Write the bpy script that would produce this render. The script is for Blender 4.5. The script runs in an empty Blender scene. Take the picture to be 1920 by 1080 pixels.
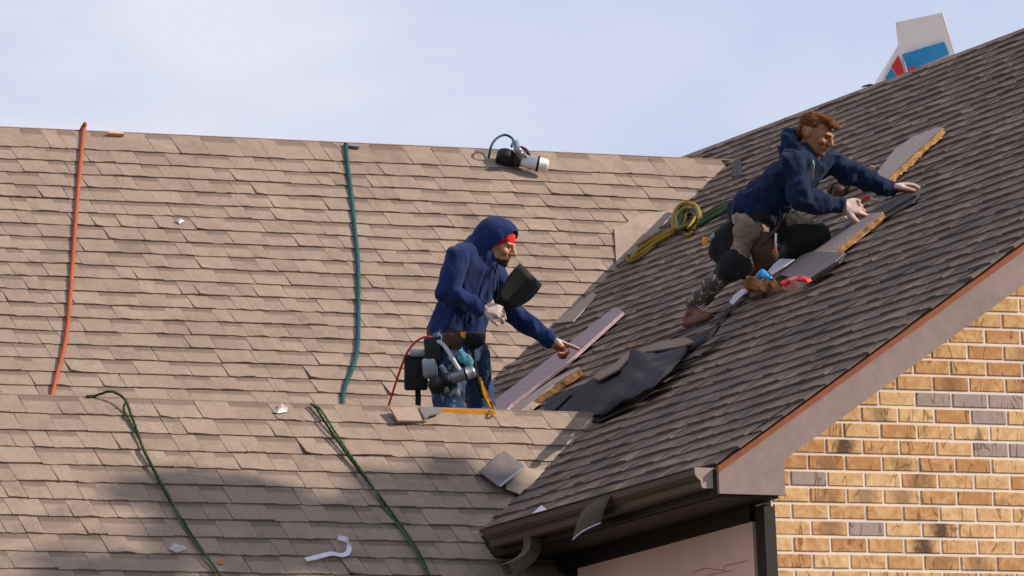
import bpy, bmesh, math, random
import numpy as np
from mathutils import Vector, Matrix, noise, Quaternion
random.seed(7)
SC = bpy.context.scene
COL = SC.collection

# ------------------------------------------------------------------ camera
F, PSI, PITCH, ROLL = 12851.03, 0.465619, 0.155604, 0.04302
CAM = Vector((-15.2554, -28.2730, -4.1562))
RT0 = Vector((math.cos(PSI), -math.sin(PSI), 0))
FW = Vector((math.sin(PSI) * math.cos(PITCH), math.cos(PSI) * math.cos(PITCH), math.sin(PITCH)))
UP0 = RT0.cross(FW)
CR = RT0 * math.cos(ROLL) - UP0 * math.sin(ROLL)
CU = RT0 * math.sin(ROLL) + UP0 * math.cos(ROLL)
cam_d = bpy.data.cameras.new('camera')
cam = bpy.data.objects.new('camera', cam_d)
COL.objects.link(cam)
cam.matrix_world = Matrix(((CR.x, CU.x, -FW.x, CAM.x), (CR.y, CU.y, -FW.y, CAM.y), (CR.z, CU.z, -FW.z, CAM.z), (0, 0, 0, 1)))
cam_d.sensor_width = 36
cam_d.lens = F / 1920 * 36
cam_d.clip_start = 1
cam_d.clip_end = 3000
cam_d.dof.use_dof = False
SC.camera = cam

# ------------------------------------------------------------------ sun, sky, exposure
SUN = Vector((0.762, -0.430, 0.538)).normalized()
sd = bpy.data.lights.new('sun', 'SUN')
sd.energy = 5.0
sd.angle = math.radians(0.55)
sd.color = (1.0, 0.87, 0.72)
so = bpy.data.objects.new('sun', sd)
COL.objects.link(so)
so.rotation_euler = SUN.to_track_quat('Z', 'Y').to_euler()
so.location = (10, -12, 14)

W = bpy.data.worlds.new('World')
SC.world = W
W.use_nodes = True
wn, wl = W.node_tree.nodes, W.node_tree.links
wn.clear()
wo = wn.new('ShaderNodeOutputWorld')
wb = wn.new('ShaderNodeBackground')
sky = wn.new('ShaderNodeTexSky')
sky.sky_type = 'NISHITA'
sky.sun_disc = False
sky.sun_elevation = math.asin(SUN.z)
sky.sun_rotation = math.atan2(SUN.x, SUN.y)
sky.air_density = 1.0
sky.dust_density = 0.6
wb.inputs[1].default_value = 0.12
tc = wn.new('ShaderNodeTexCoord')
mp = wn.new('ShaderNodeMapping')
mp.inputs['Scale'].default_value = (1.0, 1.0, 1.9)
mp.inputs['Location'].default_value = (2.276, -2.671, -0.727)
nz = wn.new('ShaderNodeTexNoise')
nz.inputs['Scale'].default_value = 11.0
nz.inputs['Detail'].default_value = 5
nz.inputs['Roughness'].default_value = 0.46
nz.inputs['Distortion'].default_value = 0.4
rp = wn.new('ShaderNodeValToRGB')
rp.color_ramp.elements[0].position = 0.47
rp.color_ramp.elements[0].color = (0.0, 0.0, 0.0, 1)
rp.color_ramp.elements[1].position = 0.68
rp.color_ramp.elements[1].color = (1, 1, 1, 1)
mx = wn.new('ShaderNodeMix')
mx.data_type = 'RGBA'
wl.new(tc.outputs['Generated'], mp.inputs[0])
wl.new(mp.outputs[0], nz.inputs['Vector'])
wl.new(nz.outputs[0], rp.inputs[0])
wl.new(rp.outputs[0], mx.inputs['Factor'])
hz = wn.new('ShaderNodeMix')
hz.data_type = 'RGBA'
hz.inputs['Factor'].default_value = 0.88
hz.inputs['B'].default_value = (4.65, 5.2, 6.75, 1)
wl.new(sky.outputs[0], hz.inputs['A'])
wl.new(hz.outputs['Result'], mx.inputs['A'])
mx.inputs['B'].default_value = (6.0, 6.1, 6.95, 1)
wl.new(mx.outputs['Result'], wb.inputs[0])
wl.new(wb.outputs[0], wo.inputs[0])
SC.view_settings.view_transform = 'Standard'
SC.view_settings.look = 'None'
SC.view_settings.gamma = 1
SC.view_settings.exposure = 0.12
SC.view_settings.use_curve_mapping = False
SC.render.engine = 'CYCLES'
SC.cycles.max_bounces = 6

# ------------------------------------------------------------------ the planes of the roofs (metres; the near foot of the rake is the origin)
TW, XR = 0.64483, 5.5577              # wing: slope, x of its ridge
YM, ZM, TM, XM = 8.8436, 3.2181, 0.9020, 4.991
YL, ZL, TL, AL, XL = 3.3571, 0.7462, 0.9860, 0.03518, 1.157
E = 0.143                             # exposure of a shingle course
GROUND = -5.76


def unit(v):
    return Vector(v).normalized()


class Plane:
    def __init__(s, o, u, w):
        s.o, s.u, s.w = Vector(o), unit(u), unit(w)
        s.n = s.u.cross(s.w).normalized()

    def pt(s, a, b, h=0.0):
        return s.o + s.u * a + s.w * b + s.n * h

    def dist(s, p):
        return (p - s.o).dot(s.n)


cw = 1 / math.sqrt(1 + TW * TW)
WING = Plane((0, 0, 0), (0, -1, 0), (cw, 0, TW * cw))
MAIN = Plane((XM, YM, ZM), (1, 0.0043, 0), (-0.0043, 1, TM))
LOWER = Plane((XL, YL, ZL), (math.cos(AL), math.sin(AL), 0), (-math.sin(AL), math.cos(AL), TL))
LBACK = Plane((XL, YL, ZL), (-math.cos(AL), -math.sin(AL), 0), (math.sin(AL), -math.cos(AL), TL))


def ray(px, py):
    return (FW * F + CR * (px - 960) + CU * (540 - py)).normalized()


def on(px, py, pl, h=0.0):
    """point of a plane (raised by h) where it is seen"""
    d = ray(px, py)
    return CAM + d * ((pl.o + pl.n * h - CAM).dot(pl.n) / d.dot(pl.n))


def aty(px, py, y):
    d = ray(px, py)
    return CAM + d * ((y - CAM.y) / d.y)


def atx(px, py, x):
    d = ray(px, py)
    return CAM + d * ((x - CAM.x) / d.x)


def pix(p):
    d = Vector(p) - CAM
    c = d.dot(FW)
    return (960 + F * d.dot(CR) / c, 540 - F * d.dot(CU) / c)


# ------------------------------------------------------------------ materials
def rgb(h):
    """colour given as the 0-255 values of a paint chip"""
    return tuple(((c / 255) / 12.92 if c <= 10 else (((c / 255) + 0.055) / 1.055) ** 2.4) for c in h) + (1,)


class Nodes:
    def __init__(s, name):
        s.m = bpy.data.materials.new(name)
        s.m.use_nodes = True
        s.t = s.m.node_tree
        s.p = s.t.nodes['Principled BSDF']

    def n(s, kind, **kw):
        x = s.t.nodes.new('ShaderNode' + kind)
        for k, v in kw.items():
            setattr(x, k, v)
        return x

    def l(s, a, b):
        s.t.links.new(a, b)

    def math(s, op, a, b=None, clamp=False):
        x = s.n('Math', operation=op)
        x.use_clamp = clamp
        for i, q in enumerate((a, b)):
            if q is None:
                continue
            if isinstance(q, (int, float)):
                x.inputs[i].default_value = q
            else:
                s.l(q, x.inputs[i])
        return x.outputs[0]

    def mix(s, f, a, b, blend='MIX'):
        x = s.n('Mix', data_type='RGBA', blend_type=blend)
        for k, q in (('Factor', f), ('A', a), ('B', b)):
            if isinstance(q, (int, float)):
                x.inputs[k].default_value = q
            elif isinstance(q, tuple):
                x.inputs[k].default_value = q
            else:
                s.l(q, x.inputs[k])
        return x.outputs['Result']

    def noise(s, scale, detail=3, rough=0.5, vec=None, dist=0.0):
        x = s.n('TexNoise')
        x.inputs['Scale'].default_value = scale
        x.inputs['Detail'].default_value = detail
        x.inputs['Roughness'].default_value = rough
        x.inputs['Distortion'].default_value = dist
        if vec is not None:
            s.l(vec, x.inputs['Vector'])
        return x.outputs[0]

    def ramp(s, f, a, b, ca=(0, 0, 0, 1), cb=(1, 1, 1, 1)):
        x = s.n('ValToRGB')
        x.color_ramp.elements[0].position = a
        x.color_ramp.elements[1].position = b
        x.color_ramp.elements[0].color = ca
        x.color_ramp.elements[1].color = cb
        s.l(f, x.inputs[0])
        return x.outputs[0]

    def pos(s, scale=None):
        g = s.n('NewGeometry').outputs['Position']
        if scale:
            m = s.n('Mapping')
            m.inputs['Scale'].default_value = scale
            s.l(g, m.inputs[0])
            return m.outputs[0]
        return g

    def bump(s, h, strength=0.3, dist=0.01):
        b = s.n('Bump')
        b.inputs['Strength'].default_value = strength
        b.inputs['Distance'].default_value = dist
        s.l(h, b.inputs['Height'])
        s.l(b.outputs[0], s.p.inputs['Normal'])

    def done(s, col=None, rough=0.9, metal=0.0, spec=0.3):
        if col is not None:
            if isinstance(col, tuple):
                s.p.inputs['Base Color'].default_value = col
            else:
                s.l(col, s.p.inputs['Base Color'])
        s.p.inputs['Roughness'].default_value = rough
        s.p.inputs['Metallic'].default_value = metal
        s.p.inputs['Specular IOR Level'].default_value = spec
        return s.m


def plain(name, c, rough=0.8, var=0.25, scale=30.0, metal=0.0, spec=0.3, bump=0.15):
    """paint, metal, cloth ...: one colour with uneven wear"""
    k = Nodes(name)
    p = k.pos()
    a = k.noise(scale, 4, 0.6, p)
    b = k.noise(scale * 0.13, 3, 0.5, p)
    f = k.math('ADD', k.math('MULTIPLY', a, 0.5), k.math('MULTIPLY', b, 0.5))
    d = tuple(x * (1 - var) for x in c[:3]) + (1,)
    h = tuple(min(1, x * (1 + var)) for x in c[:3]) + (1,)
    if bump:
        k.bump(a, bump, 0.004)
    return k.done(k.ramp(f, 0.3, 0.7, d, h), rough, metal, spec)


def shingle_material(name, dark, mid, light, tint):
    k = Nodes(name)
    at = k.n('Attribute', attribute_name='tone')
    oi = k.n('ObjectInfo')
    s1 = k.n('SeparateColor')
    s2 = k.n('SeparateColor')
    k.l(at.outputs['Color'], s1.inputs[0])
    k.l(oi.outputs['Color'], s2.inputs[0])
    tone = k.math('ADD', s1.outputs[0], s2.outputs[0])
    low = k.math('ADD', s1.outputs[1], s2.outputs[1])
    p = k.pos()
    r = k.n('ValToRGB')
    r.color_ramp.elements[0].color = dark
    r.color_ramp.elements[0].position = 0.0
    r.color_ramp.elements[1].color = light
    r.color_ramp.elements[1].position = 1.0
    e = r.color_ramp.elements.new(0.45)
    e.color = mid
    e = r.color_ramp.elements.new(0.80)
    e.color = tint
    k.l(tone, r.inputs[0])
    col = r.outputs[0]
    # granules, weather streaks and the darker band printed at the head of the thin tabs
    g = k.noise(210, 2, 0.7, p)
    col = k.mix(0.55, col, k.ramp(g, 0.32, 0.68, (0.38, 0.38, 0.38, 1), (1.58, 1.56, 1.54, 1)), 'MULTIPLY')
    st = k.noise(2.6, 6, 0.65, p, 0.8)
    col = k.mix(0.8, col, k.ramp(st, 0.3, 0.7, (0.80, 0.79, 0.79, 1), (1.12, 1.11, 1.09, 1)), 'MULTIPLY')
    st2 = k.noise(16, 3, 0.6, p, 0.3)
    col = k.mix(0.6, col, k.ramp(st2, 0.3, 0.7, (0.86, 0.85, 0.86, 1), (1.10, 1.09, 1.08, 1)), 'MULTIPLY')
    uv = k.n('UVMap')
    sx = k.n('SeparateXYZ')
    k.l(uv.outputs[0], sx.inputs[0])
    band = k.ramp(sx.outputs[1], 0.64, 0.74)
    band = k.math('MULTIPLY', k.math('MULTIPLY', band, low), 0.50)
    col = k.mix(band, col, (0.085, 0.062, 0.055, 1))
    k.bump(g, 0.5, 0.002)
    return k.done(col, 0.95, 0, 0.15)


M = {}
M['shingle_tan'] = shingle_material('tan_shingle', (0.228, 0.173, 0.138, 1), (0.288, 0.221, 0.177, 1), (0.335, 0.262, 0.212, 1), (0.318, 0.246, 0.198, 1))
M['shingle_wing'] = shingle_material('shaded_shingle', (0.130, 0.097, 0.080, 1), (0.182, 0.136, 0.112, 1), (0.262, 0.198, 0.156, 1), (0.250, 0.178, 0.136, 1))  # darker copy of the tan shingle, the wing's shade put into colour
M['deck'] = plain('roof_felt', (0.03, 0.027, 0.025, 1), 0.95)
M['fascia'] = plain('taupe_paint', (0.255, 0.185, 0.172, 1), 0.6, 0.20, 14, bump=0.25)
M['orange'] = plain('rusty_orange_edge', (0.24, 0.062, 0.024, 1), 0.7, 0.3, 25)
M['brown'] = plain('brown_paint', (0.020, 0.013, 0.010, 1), 0.5, 0.15, 12)
M['gutter'] = plain('brown_gutter_metal', (0.085, 0.052, 0.036, 1), 0.42, 0.15, 12, spec=0.5)
M['gutter_cap'] = plain('sunlit_gutter_end', (0.30, 0.22, 0.19, 1), 0.6, 0.15, 12)  # lighter copy of the gutter brown: sun on the cap put into colour
M['panel'] = plain('pink_primed_board', (0.86, 0.55, 0.43, 1), 0.7, 0.05, 5)
M['crack'] = plain('dark_crack', (0.50, 0.20, 0.15, 1), 0.9)
M['mortar'] = plain('pale_mortar', (0.74, 0.62, 0.54, 1), 0.95, 0.12, 60)


def brick_material():
    k = Nodes('tan_brick')
    at = k.n('Attribute', attribute_name='tone')
    oi = k.n('ObjectInfo')
    s1, s2 = k.n('SeparateColor'), k.n('SeparateColor')
    k.l(at.outputs['Color'], s1.inputs[0])
    k.l(oi.outputs['Color'], s2.inputs[0])
    tone = k.math('ADD', s1.outputs[0], s2.outputs[0])
    grey = k.math('ADD', s1.outputs[1], s2.outputs[1])
    burnt = k.math('ADD', s1.outputs[2], s2.outputs[2])
    p = k.pos()
    r = k.n('ValToRGB')
    r.color_ramp.elements[0].color = (0.46, 0.225, 0.095, 1)
    r.color_ramp.elements[1].color = (0.73, 0.50, 0.285, 1)
    e = r.color_ramp.elements.new(0.5)
    e.color = (0.62, 0.375, 0.180, 1)
    a = k.noise(22, 4, 0.6, p, 0.4)
    k.l(k.math('ADD', k.math('MULTIPLY', tone, 0.7), k.math('MULTIPLY', k.math('SUBTRACT', a, 0.5), 1.9), True), r.inputs[0])
    col = r.outputs[0]
    # creases of the moulded clay
    mpv = k.pos((13, 13, 5))
    c = k.noise(1.0, 1, 0.4, mpv, 0.9)
    c = k.math('ABSOLUTE', k.math('SUBTRACT', c, 0.5))
    crease = k.ramp(c, 0.0, 0.035, (1, 1, 1, 1), (0, 0, 0, 1))
    msk = k.ramp(k.noise(9, 2, 0.5, p), 0.46, 0.56)
    crease = k.math('MULTIPLY', crease, msk)
    gcol = k.mix(k.noise(30, 3, 0.6, p), (0.27, 0.19, 0.17, 1), (0.44, 0.34, 0.31, 1))
    col = k.mix(grey, col, gcol)
    ob = k.n('TexCoord').outputs['UV']
    sx = k.n('SeparateXYZ')
    k.l(ob, sx.inputs[0])
    d = k.math('ABSOLUTE', k.math('SUBTRACT', sx.outputs[0], 0.5))
    d = k.math('ADD', d, k.math('MULTIPLY', k.math('SUBTRACT', k.noise(30, 4, 0.6, p), 0.5), 0.55))
    blot = k.ramp(d, 0.10, 0.42, (1, 1, 1, 1), (0, 0, 0, 1))
    col = k.mix(k.math('MULTIPLY', blot, burnt), col, (0.115, 0.068, 0.042, 1))
    col = k.mix(k.math('MULTIPLY', crease, 0.72), col, (0.14, 0.055, 0.02, 1))
    k.bump(k.math('SUBTRACT', a, k.math('MULTIPLY', crease, 0.6)), 0.5, 0.006)
    return k.done(col, 0.9, 0, 0.2)


M['brick'] = brick_material()


# ------------------------------------------------------------------ object helpers
def base(o, parent):
    COL.objects.link(o)
    if parent is not None:
        o.parent = parent
        l = parent['_w'] if '_w' in parent else (0, 0, 0)
        o.matrix_parent_inverse = Matrix.Translation((-l[0], -l[1], -l[2]))
    return o


def tag(o, label=None, cat=None, group=None, kind=None):
    for k, v in (('label', label), ('category', cat), ('group', group), ('kind', kind)):
        if v:
            o[k] = v
    return o


def empty(name, loc, label=None, cat=None, group=None):
    o = bpy.data.objects.new(name, None)
    o.location = loc
    o['_w'] = list(loc)
    COL.objects.link(o)
    o.empty_display_size = 0.1
    return tag(o, label, cat, group)


def mesh(name, verts, faces, m, parent=None, smooth=False, loc=None, uvs=None):
    """mesh object; vertices in world space, its origin put at loc (or their lowest middle)"""
    vs = [Vector(v) for v in verts]
    if loc is None:
        xs, ys, zs = [v.x for v in vs], [v.y for v in vs], [v.z for v in vs]
        loc = Vector(((min(xs) + max(xs)) / 2, (min(ys) + max(ys)) / 2, min(zs)))
    loc = Vector(loc)
    me = bpy.data.meshes.new(name)
    me.from_pydata([tuple(v - loc) for v in vs], [], faces)
    if isinstance(m, (list, tuple)):
        for q in m:
            me.materials.append(q)
    else:
        me.materials.append(m)
    if smooth:
        me.polygons.foreach_set('use_smooth', [True] * len(me.polygons))
    me.update()
    o = bpy.data.objects.new(name, me)
    o.location = loc
    if parent is None:
        o['_w'] = list(loc)
        COL.objects.link(o)
    else:
        base(o, parent)
        if '_w' not in o:
            o['_w'] = list(loc)
    return o


class MB:
    """collects shapes in world space"""

    def __init__(s):
        s.v, s.f = [], []

    def add(s, v, f):
        n = len(s.v)
        s.v += [Vector(x) for x in v]
        s.f += [tuple(i + n for i in q) for q in f]
        return s

    def box(s, c, ax, ay, az, hx, hy, hz):
        c, ax, ay, az = Vector(c), Vector(ax), Vector(ay), Vector(az)
        v = [c + ax * hx * i + ay * hy * j + az * hz * k for k in (-1, 1) for j in (-1, 1) for i in (-1, 1)]
        return s.add(v, [(0, 2, 3, 1), (4, 5, 7, 6), (0, 1, 5, 4), (2, 6, 7, 3), (0, 4, 6, 2), (1, 3, 7, 5)])

    def prism(s, poly, off):
        """polygon (list of points) swept by a vector"""
        n = len(poly)
        a = [Vector(p) for p in poly]
        b = [p + Vector(off) for p in a]
        f = [tuple(range(n))[::-1], tuple(range(n, 2 * n))]
        f += [(i, (i + 1) % n, n + (i + 1) % n, n + i) for i in range(n)]
        return s.add(a + b, f)

    def tube(s, pts, r, n=8, cap=True):
        pts = [Vector(p) for p in pts]
        m = len(pts)
        rr = r if isinstance(r, (list, tuple)) else [r] * m
        up = Vector((0, 0, 1))
        v, f = [], []
        side = None
        for i, p in enumerate(pts):
            t = (pts[min(i + 1, m - 1)] - pts[max(i - 1, 0)]).normalized()
            if side is None:
                side = t.cross(up if abs(t.z) < 0.9 else Vector((1, 0, 0))).normalized()
            side = (side - t * side.dot(t)).normalized()
            b = t.cross(side)
            for k in range(n):
                a = 2 * math.pi * k / n
                v.append(p + (side * math.cos(a) + b * math.sin(a)) * rr[i])
        for i in range(m - 1):
            for k in range(n):
                f.append((i * n + k, i * n + (k + 1) % n, (i + 1) * n + (k + 1) % n, (i + 1) * n + k))
        if cap:
            f.append(tuple(range(n))[::-1])
            f.append(tuple((m - 1) * n + k for k in range(n)))
        return s.add(v, f)

    def build(s, name, m, parent=None, smooth=False, loc=None):
        return mesh(name, s.v, s.f, m, parent, smooth, loc)


def catmull(pts, n=6):
    pts = [Vector(p) for p in pts]
    q = [pts[0] * 2 - pts[1]] + pts + [pts[-1] * 2 - pts[-2]]
    out = []
    for i in range(1, len(q) - 2):
        p0, p1, p2, p3 = q[i - 1:i + 3]
        for k in range(n):
            t = k / n
            out.append(0.5 * ((2 * p1) + (p2 - p0) * t + (2 * p0 - 5 * p1 + 4 * p2 - p3) * t * t + (3 * p1 - p0 - 3 * p2 + p3) * t ** 3))
    out.append(pts[-1])
    return out

# ------------------------------------------------------------------ the ground
mesh('ground', [(-300, -300, GROUND), (300, -300, GROUND), (300, 300, GROUND), (-300, 300, GROUND)], [(0, 1, 2, 3)],
     plain('lawn', (0.07, 0.085, 0.035, 1), 0.95, 0.4, 3))['kind'] = 'structure'

# ------------------------------------------------------------------ the house
house = empty('brick_house', (2.5, 4.0, GROUND), 'tan brick house with worn shingle roofs meeting in valleys', 'house')

# roof decks: each roof is a slab that carries its shingles
def slab(name, pl, poly, top=-0.010, th=0.05, m=None, label=None):
    a = [pl.pt(u, w, top) for u, w in poly]
    b = [pl.pt(u, w, top - th) for u, w in poly]
    n = len(poly)
    f = [tuple(range(n)), tuple(range(n, 2 * n))[::-1]] + [(i, n + i, n + (i + 1) % n, (i + 1) % n) for i in range(n)]
    o = mesh(name, a + b, f, m or M['deck'], house)
    if label:
        o['label'] = label
    return o


LW = XR / cw
roof_main = slab('roof', MAIN, [(-13, 0), (0.9, 0), (0.9, -5.6), (-13, -5.6)], label='tan main roof at the back, sloping towards the viewer')
roof_low = slab('roof', LOWER, [(-9, 0), (0.1, 0), (-0.9, -1.35), (-0.93, -3.4), (-9, -3.4)], label='tan lower roof in front')
roof_wing = slab('roof', WING, [(-0.035, 0.004), (-0.035, LW), (-16, LW), (-16, 0.004)], label='steep dark roof of the wing at the right')
# far slopes, out of sight
MB().prism([(-8.2, YM + 0.02, ZM - 0.03), (5.5, YM + 0.02, ZM - 0.03), (5.5, YM + 5, ZM - 0.03 - 4.5), (-8.2, YM + 5, ZM - 4.53)], (0, 0, -0.08)).build('back_slope', M['shingle_tan'], house)
lu = LOWER.u
p0, p1 = LOWER.pt(-9, 0) - Vector((0, 0, 0.02)), LOWER.pt(0.3, 0) - Vector((0, 0, 0.02))
dn = Vector((-math.sin(AL), math.cos(AL), -TL)) * 1.75
MB().prism([p0, p1, p1 + dn, p0 + dn], (0, 0, -0.06)).build('back_slope', M['shingle_tan'], house)
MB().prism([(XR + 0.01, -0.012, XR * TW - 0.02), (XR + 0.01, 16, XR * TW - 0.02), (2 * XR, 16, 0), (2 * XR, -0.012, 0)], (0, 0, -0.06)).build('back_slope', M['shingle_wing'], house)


# shingle tabs: twelve to sixteen triangles each, a few widths, some curled
def tab_geo(w, L, h, curl, rnd):
    g = 0.0006
    xs = [g + rnd.uniform(0, 0.0012), w * 0.33, w * 0.68, w - g - rnd.uniform(0, 0.0012)]
    fy = [rnd.uniform(-0.0045, 0.0045) for _ in xs]
    fz = [max(0.002, h + rnd.uniform(-0.0022, 0.0022) + curl[i]) for i in range(4)]
    v = [(xs[i], fy[i], fz[i]) for i in range(4)]
    v += [(xs[i], L, 0.0015) for i in range(4)]
    v += [(xs[i], fy[i] + 0.001, max(-0.001, curl[i] * 0.85 - 0.001)) for i in range(4)]
    f = [(0, 1, 5, 4), (1, 2, 6, 5), (2, 3, 7, 6), (8, 9, 1, 0), (9, 10, 2, 1), (10, 11, 3, 2), (0, 4, 8), (3, 11, 7)]
    return v, f


def make_variants(seed, hl, hh, mat, L):
    rnd = random.Random(seed)
    out = []
    for w in (0.105, 0.135, 0.165, 0.195, 0.225):
        for thick in (0, 1):
            for c in range(5):
                cu = [0, 0, 0, 0]
                if c == 1:
                    cu = [rnd.uniform(0.001, 0.005), 0.001, 0, 0]
                elif c == 2:
                    cu = [0, 0, 0.002, rnd.uniform(0.002, 0.006)]
                elif c == 4:
                    cu = [rnd.uniform(0.008, 0.015), 0.003, 0, 0]
                elif c == 3:
                    cu = [0, rnd.uniform(0.001, 0.004), rnd.uniform(0.001, 0.005), 0]
                v, f = tab_geo(w, L, (hh if thick else hl), cu, rnd)
                me = bpy.data.meshes.new('shingle')
                me.from_pydata(v, [], f)
                uv = me.uv_layers.new(name='UVMap')
                for lp in me.loops:
                    p = v[lp.vertex_index]
                    uv.data[lp.index].uv = (p[0] / w, max(0, min(1, p[1] / L)))
                me.materials.append(mat)
                out.append((w, thick, c, v, f, me))
    return out


def lay(parent, pl, rows, umin, umax, keep, mat, seed, hl, hh, L=E + 0.004, best=300, top=None):
    """rows: list of slope positions of the butts; single pieces for the largest in view, the rest joined"""
    rnd = random.Random(seed)
    var = make_variants(seed, hl, hh, mat, L)
    tops = make_variants(seed + 1, hl, hh, mat, top) if top else None
    pieces = []
    for ri, s in enumerate(rows):
        u = umin - rnd.uniform(0, 0.3)
        th = rnd.random() < 0.5
        vs = tops if (tops and ri == 0) else var
        wave = rnd.uniform(0, 6)
        while u < umax:
            th = (not th) if rnd.random() < 0.8 else th
            cand = [x for x in vs if x[1] == int(th)]
            x = rnd.choice(cand)
            if x[2] and rnd.random() < 0.45:
                x = [q for q in cand if q[0] == x[0] and q[2] == 0][0]
            if x[2] == 4 and rnd.random() < 0.95:
                x = [q for q in cand if q[0] == x[0] and q[2] == 1][0]
            c = pl.pt(u + x[0] / 2, s + E / 2)
            lift = 0.0
            if pl is WING and u + x[0] > 0.012:
                x = [q for q in vs if q[1] == int(th) and q[0] == 0.105 and q[2] == 0][0]
                u = 0.010 - x[0]
                lift = 0.0012
            if keep(c):
                dy = 0.0028 * math.sin(u * 2.3 + wave) + rnd.uniform(-0.0015, 0.0015)
                tone = min(1, max(0, rnd.gauss(0.46, 0.15 if pl is WING else 0.11)))
                px, py = pix(c)
                inv = -30 < px < 1950 and -30 < py < 1110
                pieces.append((inv, (c - CAM).length / x[0], u, s + dy, x, tone, 0.0 if th else 1.0, rnd.uniform(-0.012, 0.012), lift))
            u += x[0]
    pieces.sort(key=lambda q: (not q[0], q[1]))
    V, Fc, UV, T = [], [], [], []
    for i, (inv, _, u, s, x, tone, low, ang, lift) in enumerate(pieces):
        R = Matrix((pl.u, pl.w, pl.n)).transposed().to_4x4() @ Matrix.Rotation(ang, 4, 'Z')
        Mx = Matrix.Translation(pl.pt(u, s, lift)) @ R
        if i < best and inv:
            o = bpy.data.objects.new('shingle', x[5])
            o.color = (tone, low, 0, 1)
            COL.objects.link(o)
            o.parent = parent
            l = parent['_w']
            o.matrix_parent_inverse = Matrix.Translation((-l[0], -l[1], -l[2]))
            o.matrix_basis = Mx
        else:
            n = len(V)
            V += [Mx @ Vector(p) for p in x[3]]
            for fc in x[4]:
                Fc.append(tuple(k + n for k in fc))
                for k in fc:
                    UV.append((x[3][k][0] / x[0], max(0, min(1, x[3][k][1] / L))))
                    T.append((tone, low, 0, 1))
    o = mesh('shingle', V, Fc, mat, parent)
    me = o.data
    uv = me.uv_layers.new(name='UVMap')
    uv.data.foreach_set('uv', [c for q in UV for c in q])
    ca = me.color_attributes.new('tone', 'FLOAT_COLOR', 'CORNER')
    ca.data.foreach_set('color', [c for q in T for c in q])
    o.color = (0, 0, 0, 1)
    o['kind'] = 'stuff'
    return o


rows = [-0.2254 - i * E for i in range(37)]
lay(roof_main, MAIN, rows, -11.5, 0.4, lambda c: WING.dist(c) > -0.07 and LBACK.dist(c) > -0.12, M['shingle_tan'], 11, 0.0085, 0.0112, top=0.2254)
rows = [-0.1601 - i * E for i in range(22)]
lay(roof_low, LOWER, rows, -7.5, 0.4, lambda c: (c.x > -0.02 or True) and WING.dist(c) > -0.07 or c.x < 0.36, M['shingle_tan'], 23, 0.0085, 0.0112, top=0.1601)
HOLE = [Vector((1075, 775, 0)), Vector((1120, 690, 0)), Vector((1190, 660, 0))]
rows = [i * E for i in range(int(LW / E))]
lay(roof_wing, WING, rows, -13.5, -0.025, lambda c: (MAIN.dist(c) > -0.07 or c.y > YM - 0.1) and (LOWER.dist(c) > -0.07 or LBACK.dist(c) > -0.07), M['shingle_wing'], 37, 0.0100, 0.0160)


# ------------------------------------------------------------------ gable wall of the wing, brick by brick
WY = 0.13                                        # plane of the brick faces
XW = 0.335                                       # side wall of the wing
wall = mesh('wall', [(XW + 0.012, WY + 0.005, GROUND), (2 * XR - XW, WY + 0.005, GROUND), (2 * XR - XW, WY + 0.005, TW * XW - 0.10), (XR, WY + 0.005, TW * XR - 0.10), (XW + 0.012, WY + 0.005, TW * XW - 0.10),
                     (XW + 0.012, WY + 0.25, GROUND), (2 * XR - XW, WY + 0.25, GROUND), (2 * XR - XW, WY + 0.25, TW * XW - 0.10), (XR, WY + 0.25, TW * XR - 0.10), (XW + 0.012, WY + 0.25, TW * XW - 0.10)],
            [(0, 1, 2, 3, 4), (9, 8, 7, 6, 5), (0, 5, 6, 1), (1, 6, 7, 2), (2, 7, 8, 3), (3, 8, 9, 4), (4, 9, 5, 0)], M['mortar'], house)
wall['label'] = 'gable wall of tan, grey and burnt bricks'
BH, BW = 0.0794, 0.2030


def brick_geo(w, h, rnd):
    d, b = 0.05, 0.0035
    o = [(0, h * 0 + rnd.uniform(0, .001)), (w, rnd.uniform(0, .001)), (w, h - rnd.uniform(0, .001)), (0, h - rnd.uniform(0, .001))]
    i = [(b, b), (w - b, b), (w - b, h - b), (b, h - b)]
    v = [(x, -0.0, z) for x, z in i] + [(x, b, z) for x, z in o] + [(x, d, z) for x, z in o]
    f = [(0, 1, 2, 3)]
    for a in range(4):
        c = (a + 1) % 4
        f += [(4 + a, 4 + c, c, a), (8 + a, 8 + c, 4 + c, 4 + a)]
    return v, f


def brick_mesh(w, rnd):
    v, f = brick_geo(w, BH - 0.0125, rnd)
    me = bpy.data.meshes.new('brick')
    me.from_pydata(v, [], f)
    uv = me.uv_layers.new(name='UVMap')
    for lp in me.loops:
        p = v[lp.vertex_index]
        uv.data[lp.index].uv = (p[0] / w, p[2] / 0.0674)
    me.materials.append(M['brick'])
    return v, f, me


rnd = random.Random(5)
full = [brick_mesh(BW - 0.012, rnd) for _ in range(4)]
half = [brick_mesh(BW / 2 - 0.012, rnd) for _ in range(3)]
z0 = aty(1450, 880, WY).z                        # a bed joint that can be measured
xj = aty(1551.5, 893, WY).x                      # a cross joint in the course below it
GREY = [(1776, 749), (1843, 752), (1901, 755), (1870, 784), (1865, 847), (1912, 849), (1515, 894), (1632, 991)]
BURNT = [(1587, 834), (1773, 997), (1732, 1024)]
SMOKED = [(1807, 719), (1665, 772), (1700, 930), (1643, 929), (1745, 900), (1854, 1058), (1540, 866), (1579, 988)]
BV, BF, BU, BT = [], [], [], []


def ty(px, py):
    for l, t in ((GREY, 1), (BURNT, 2), (SMOKED, 3)):
        for q in l:
            if abs(q[0] - px) < 27 and abs(q[1] - py) < 14:
                return t
    return 0


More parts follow.
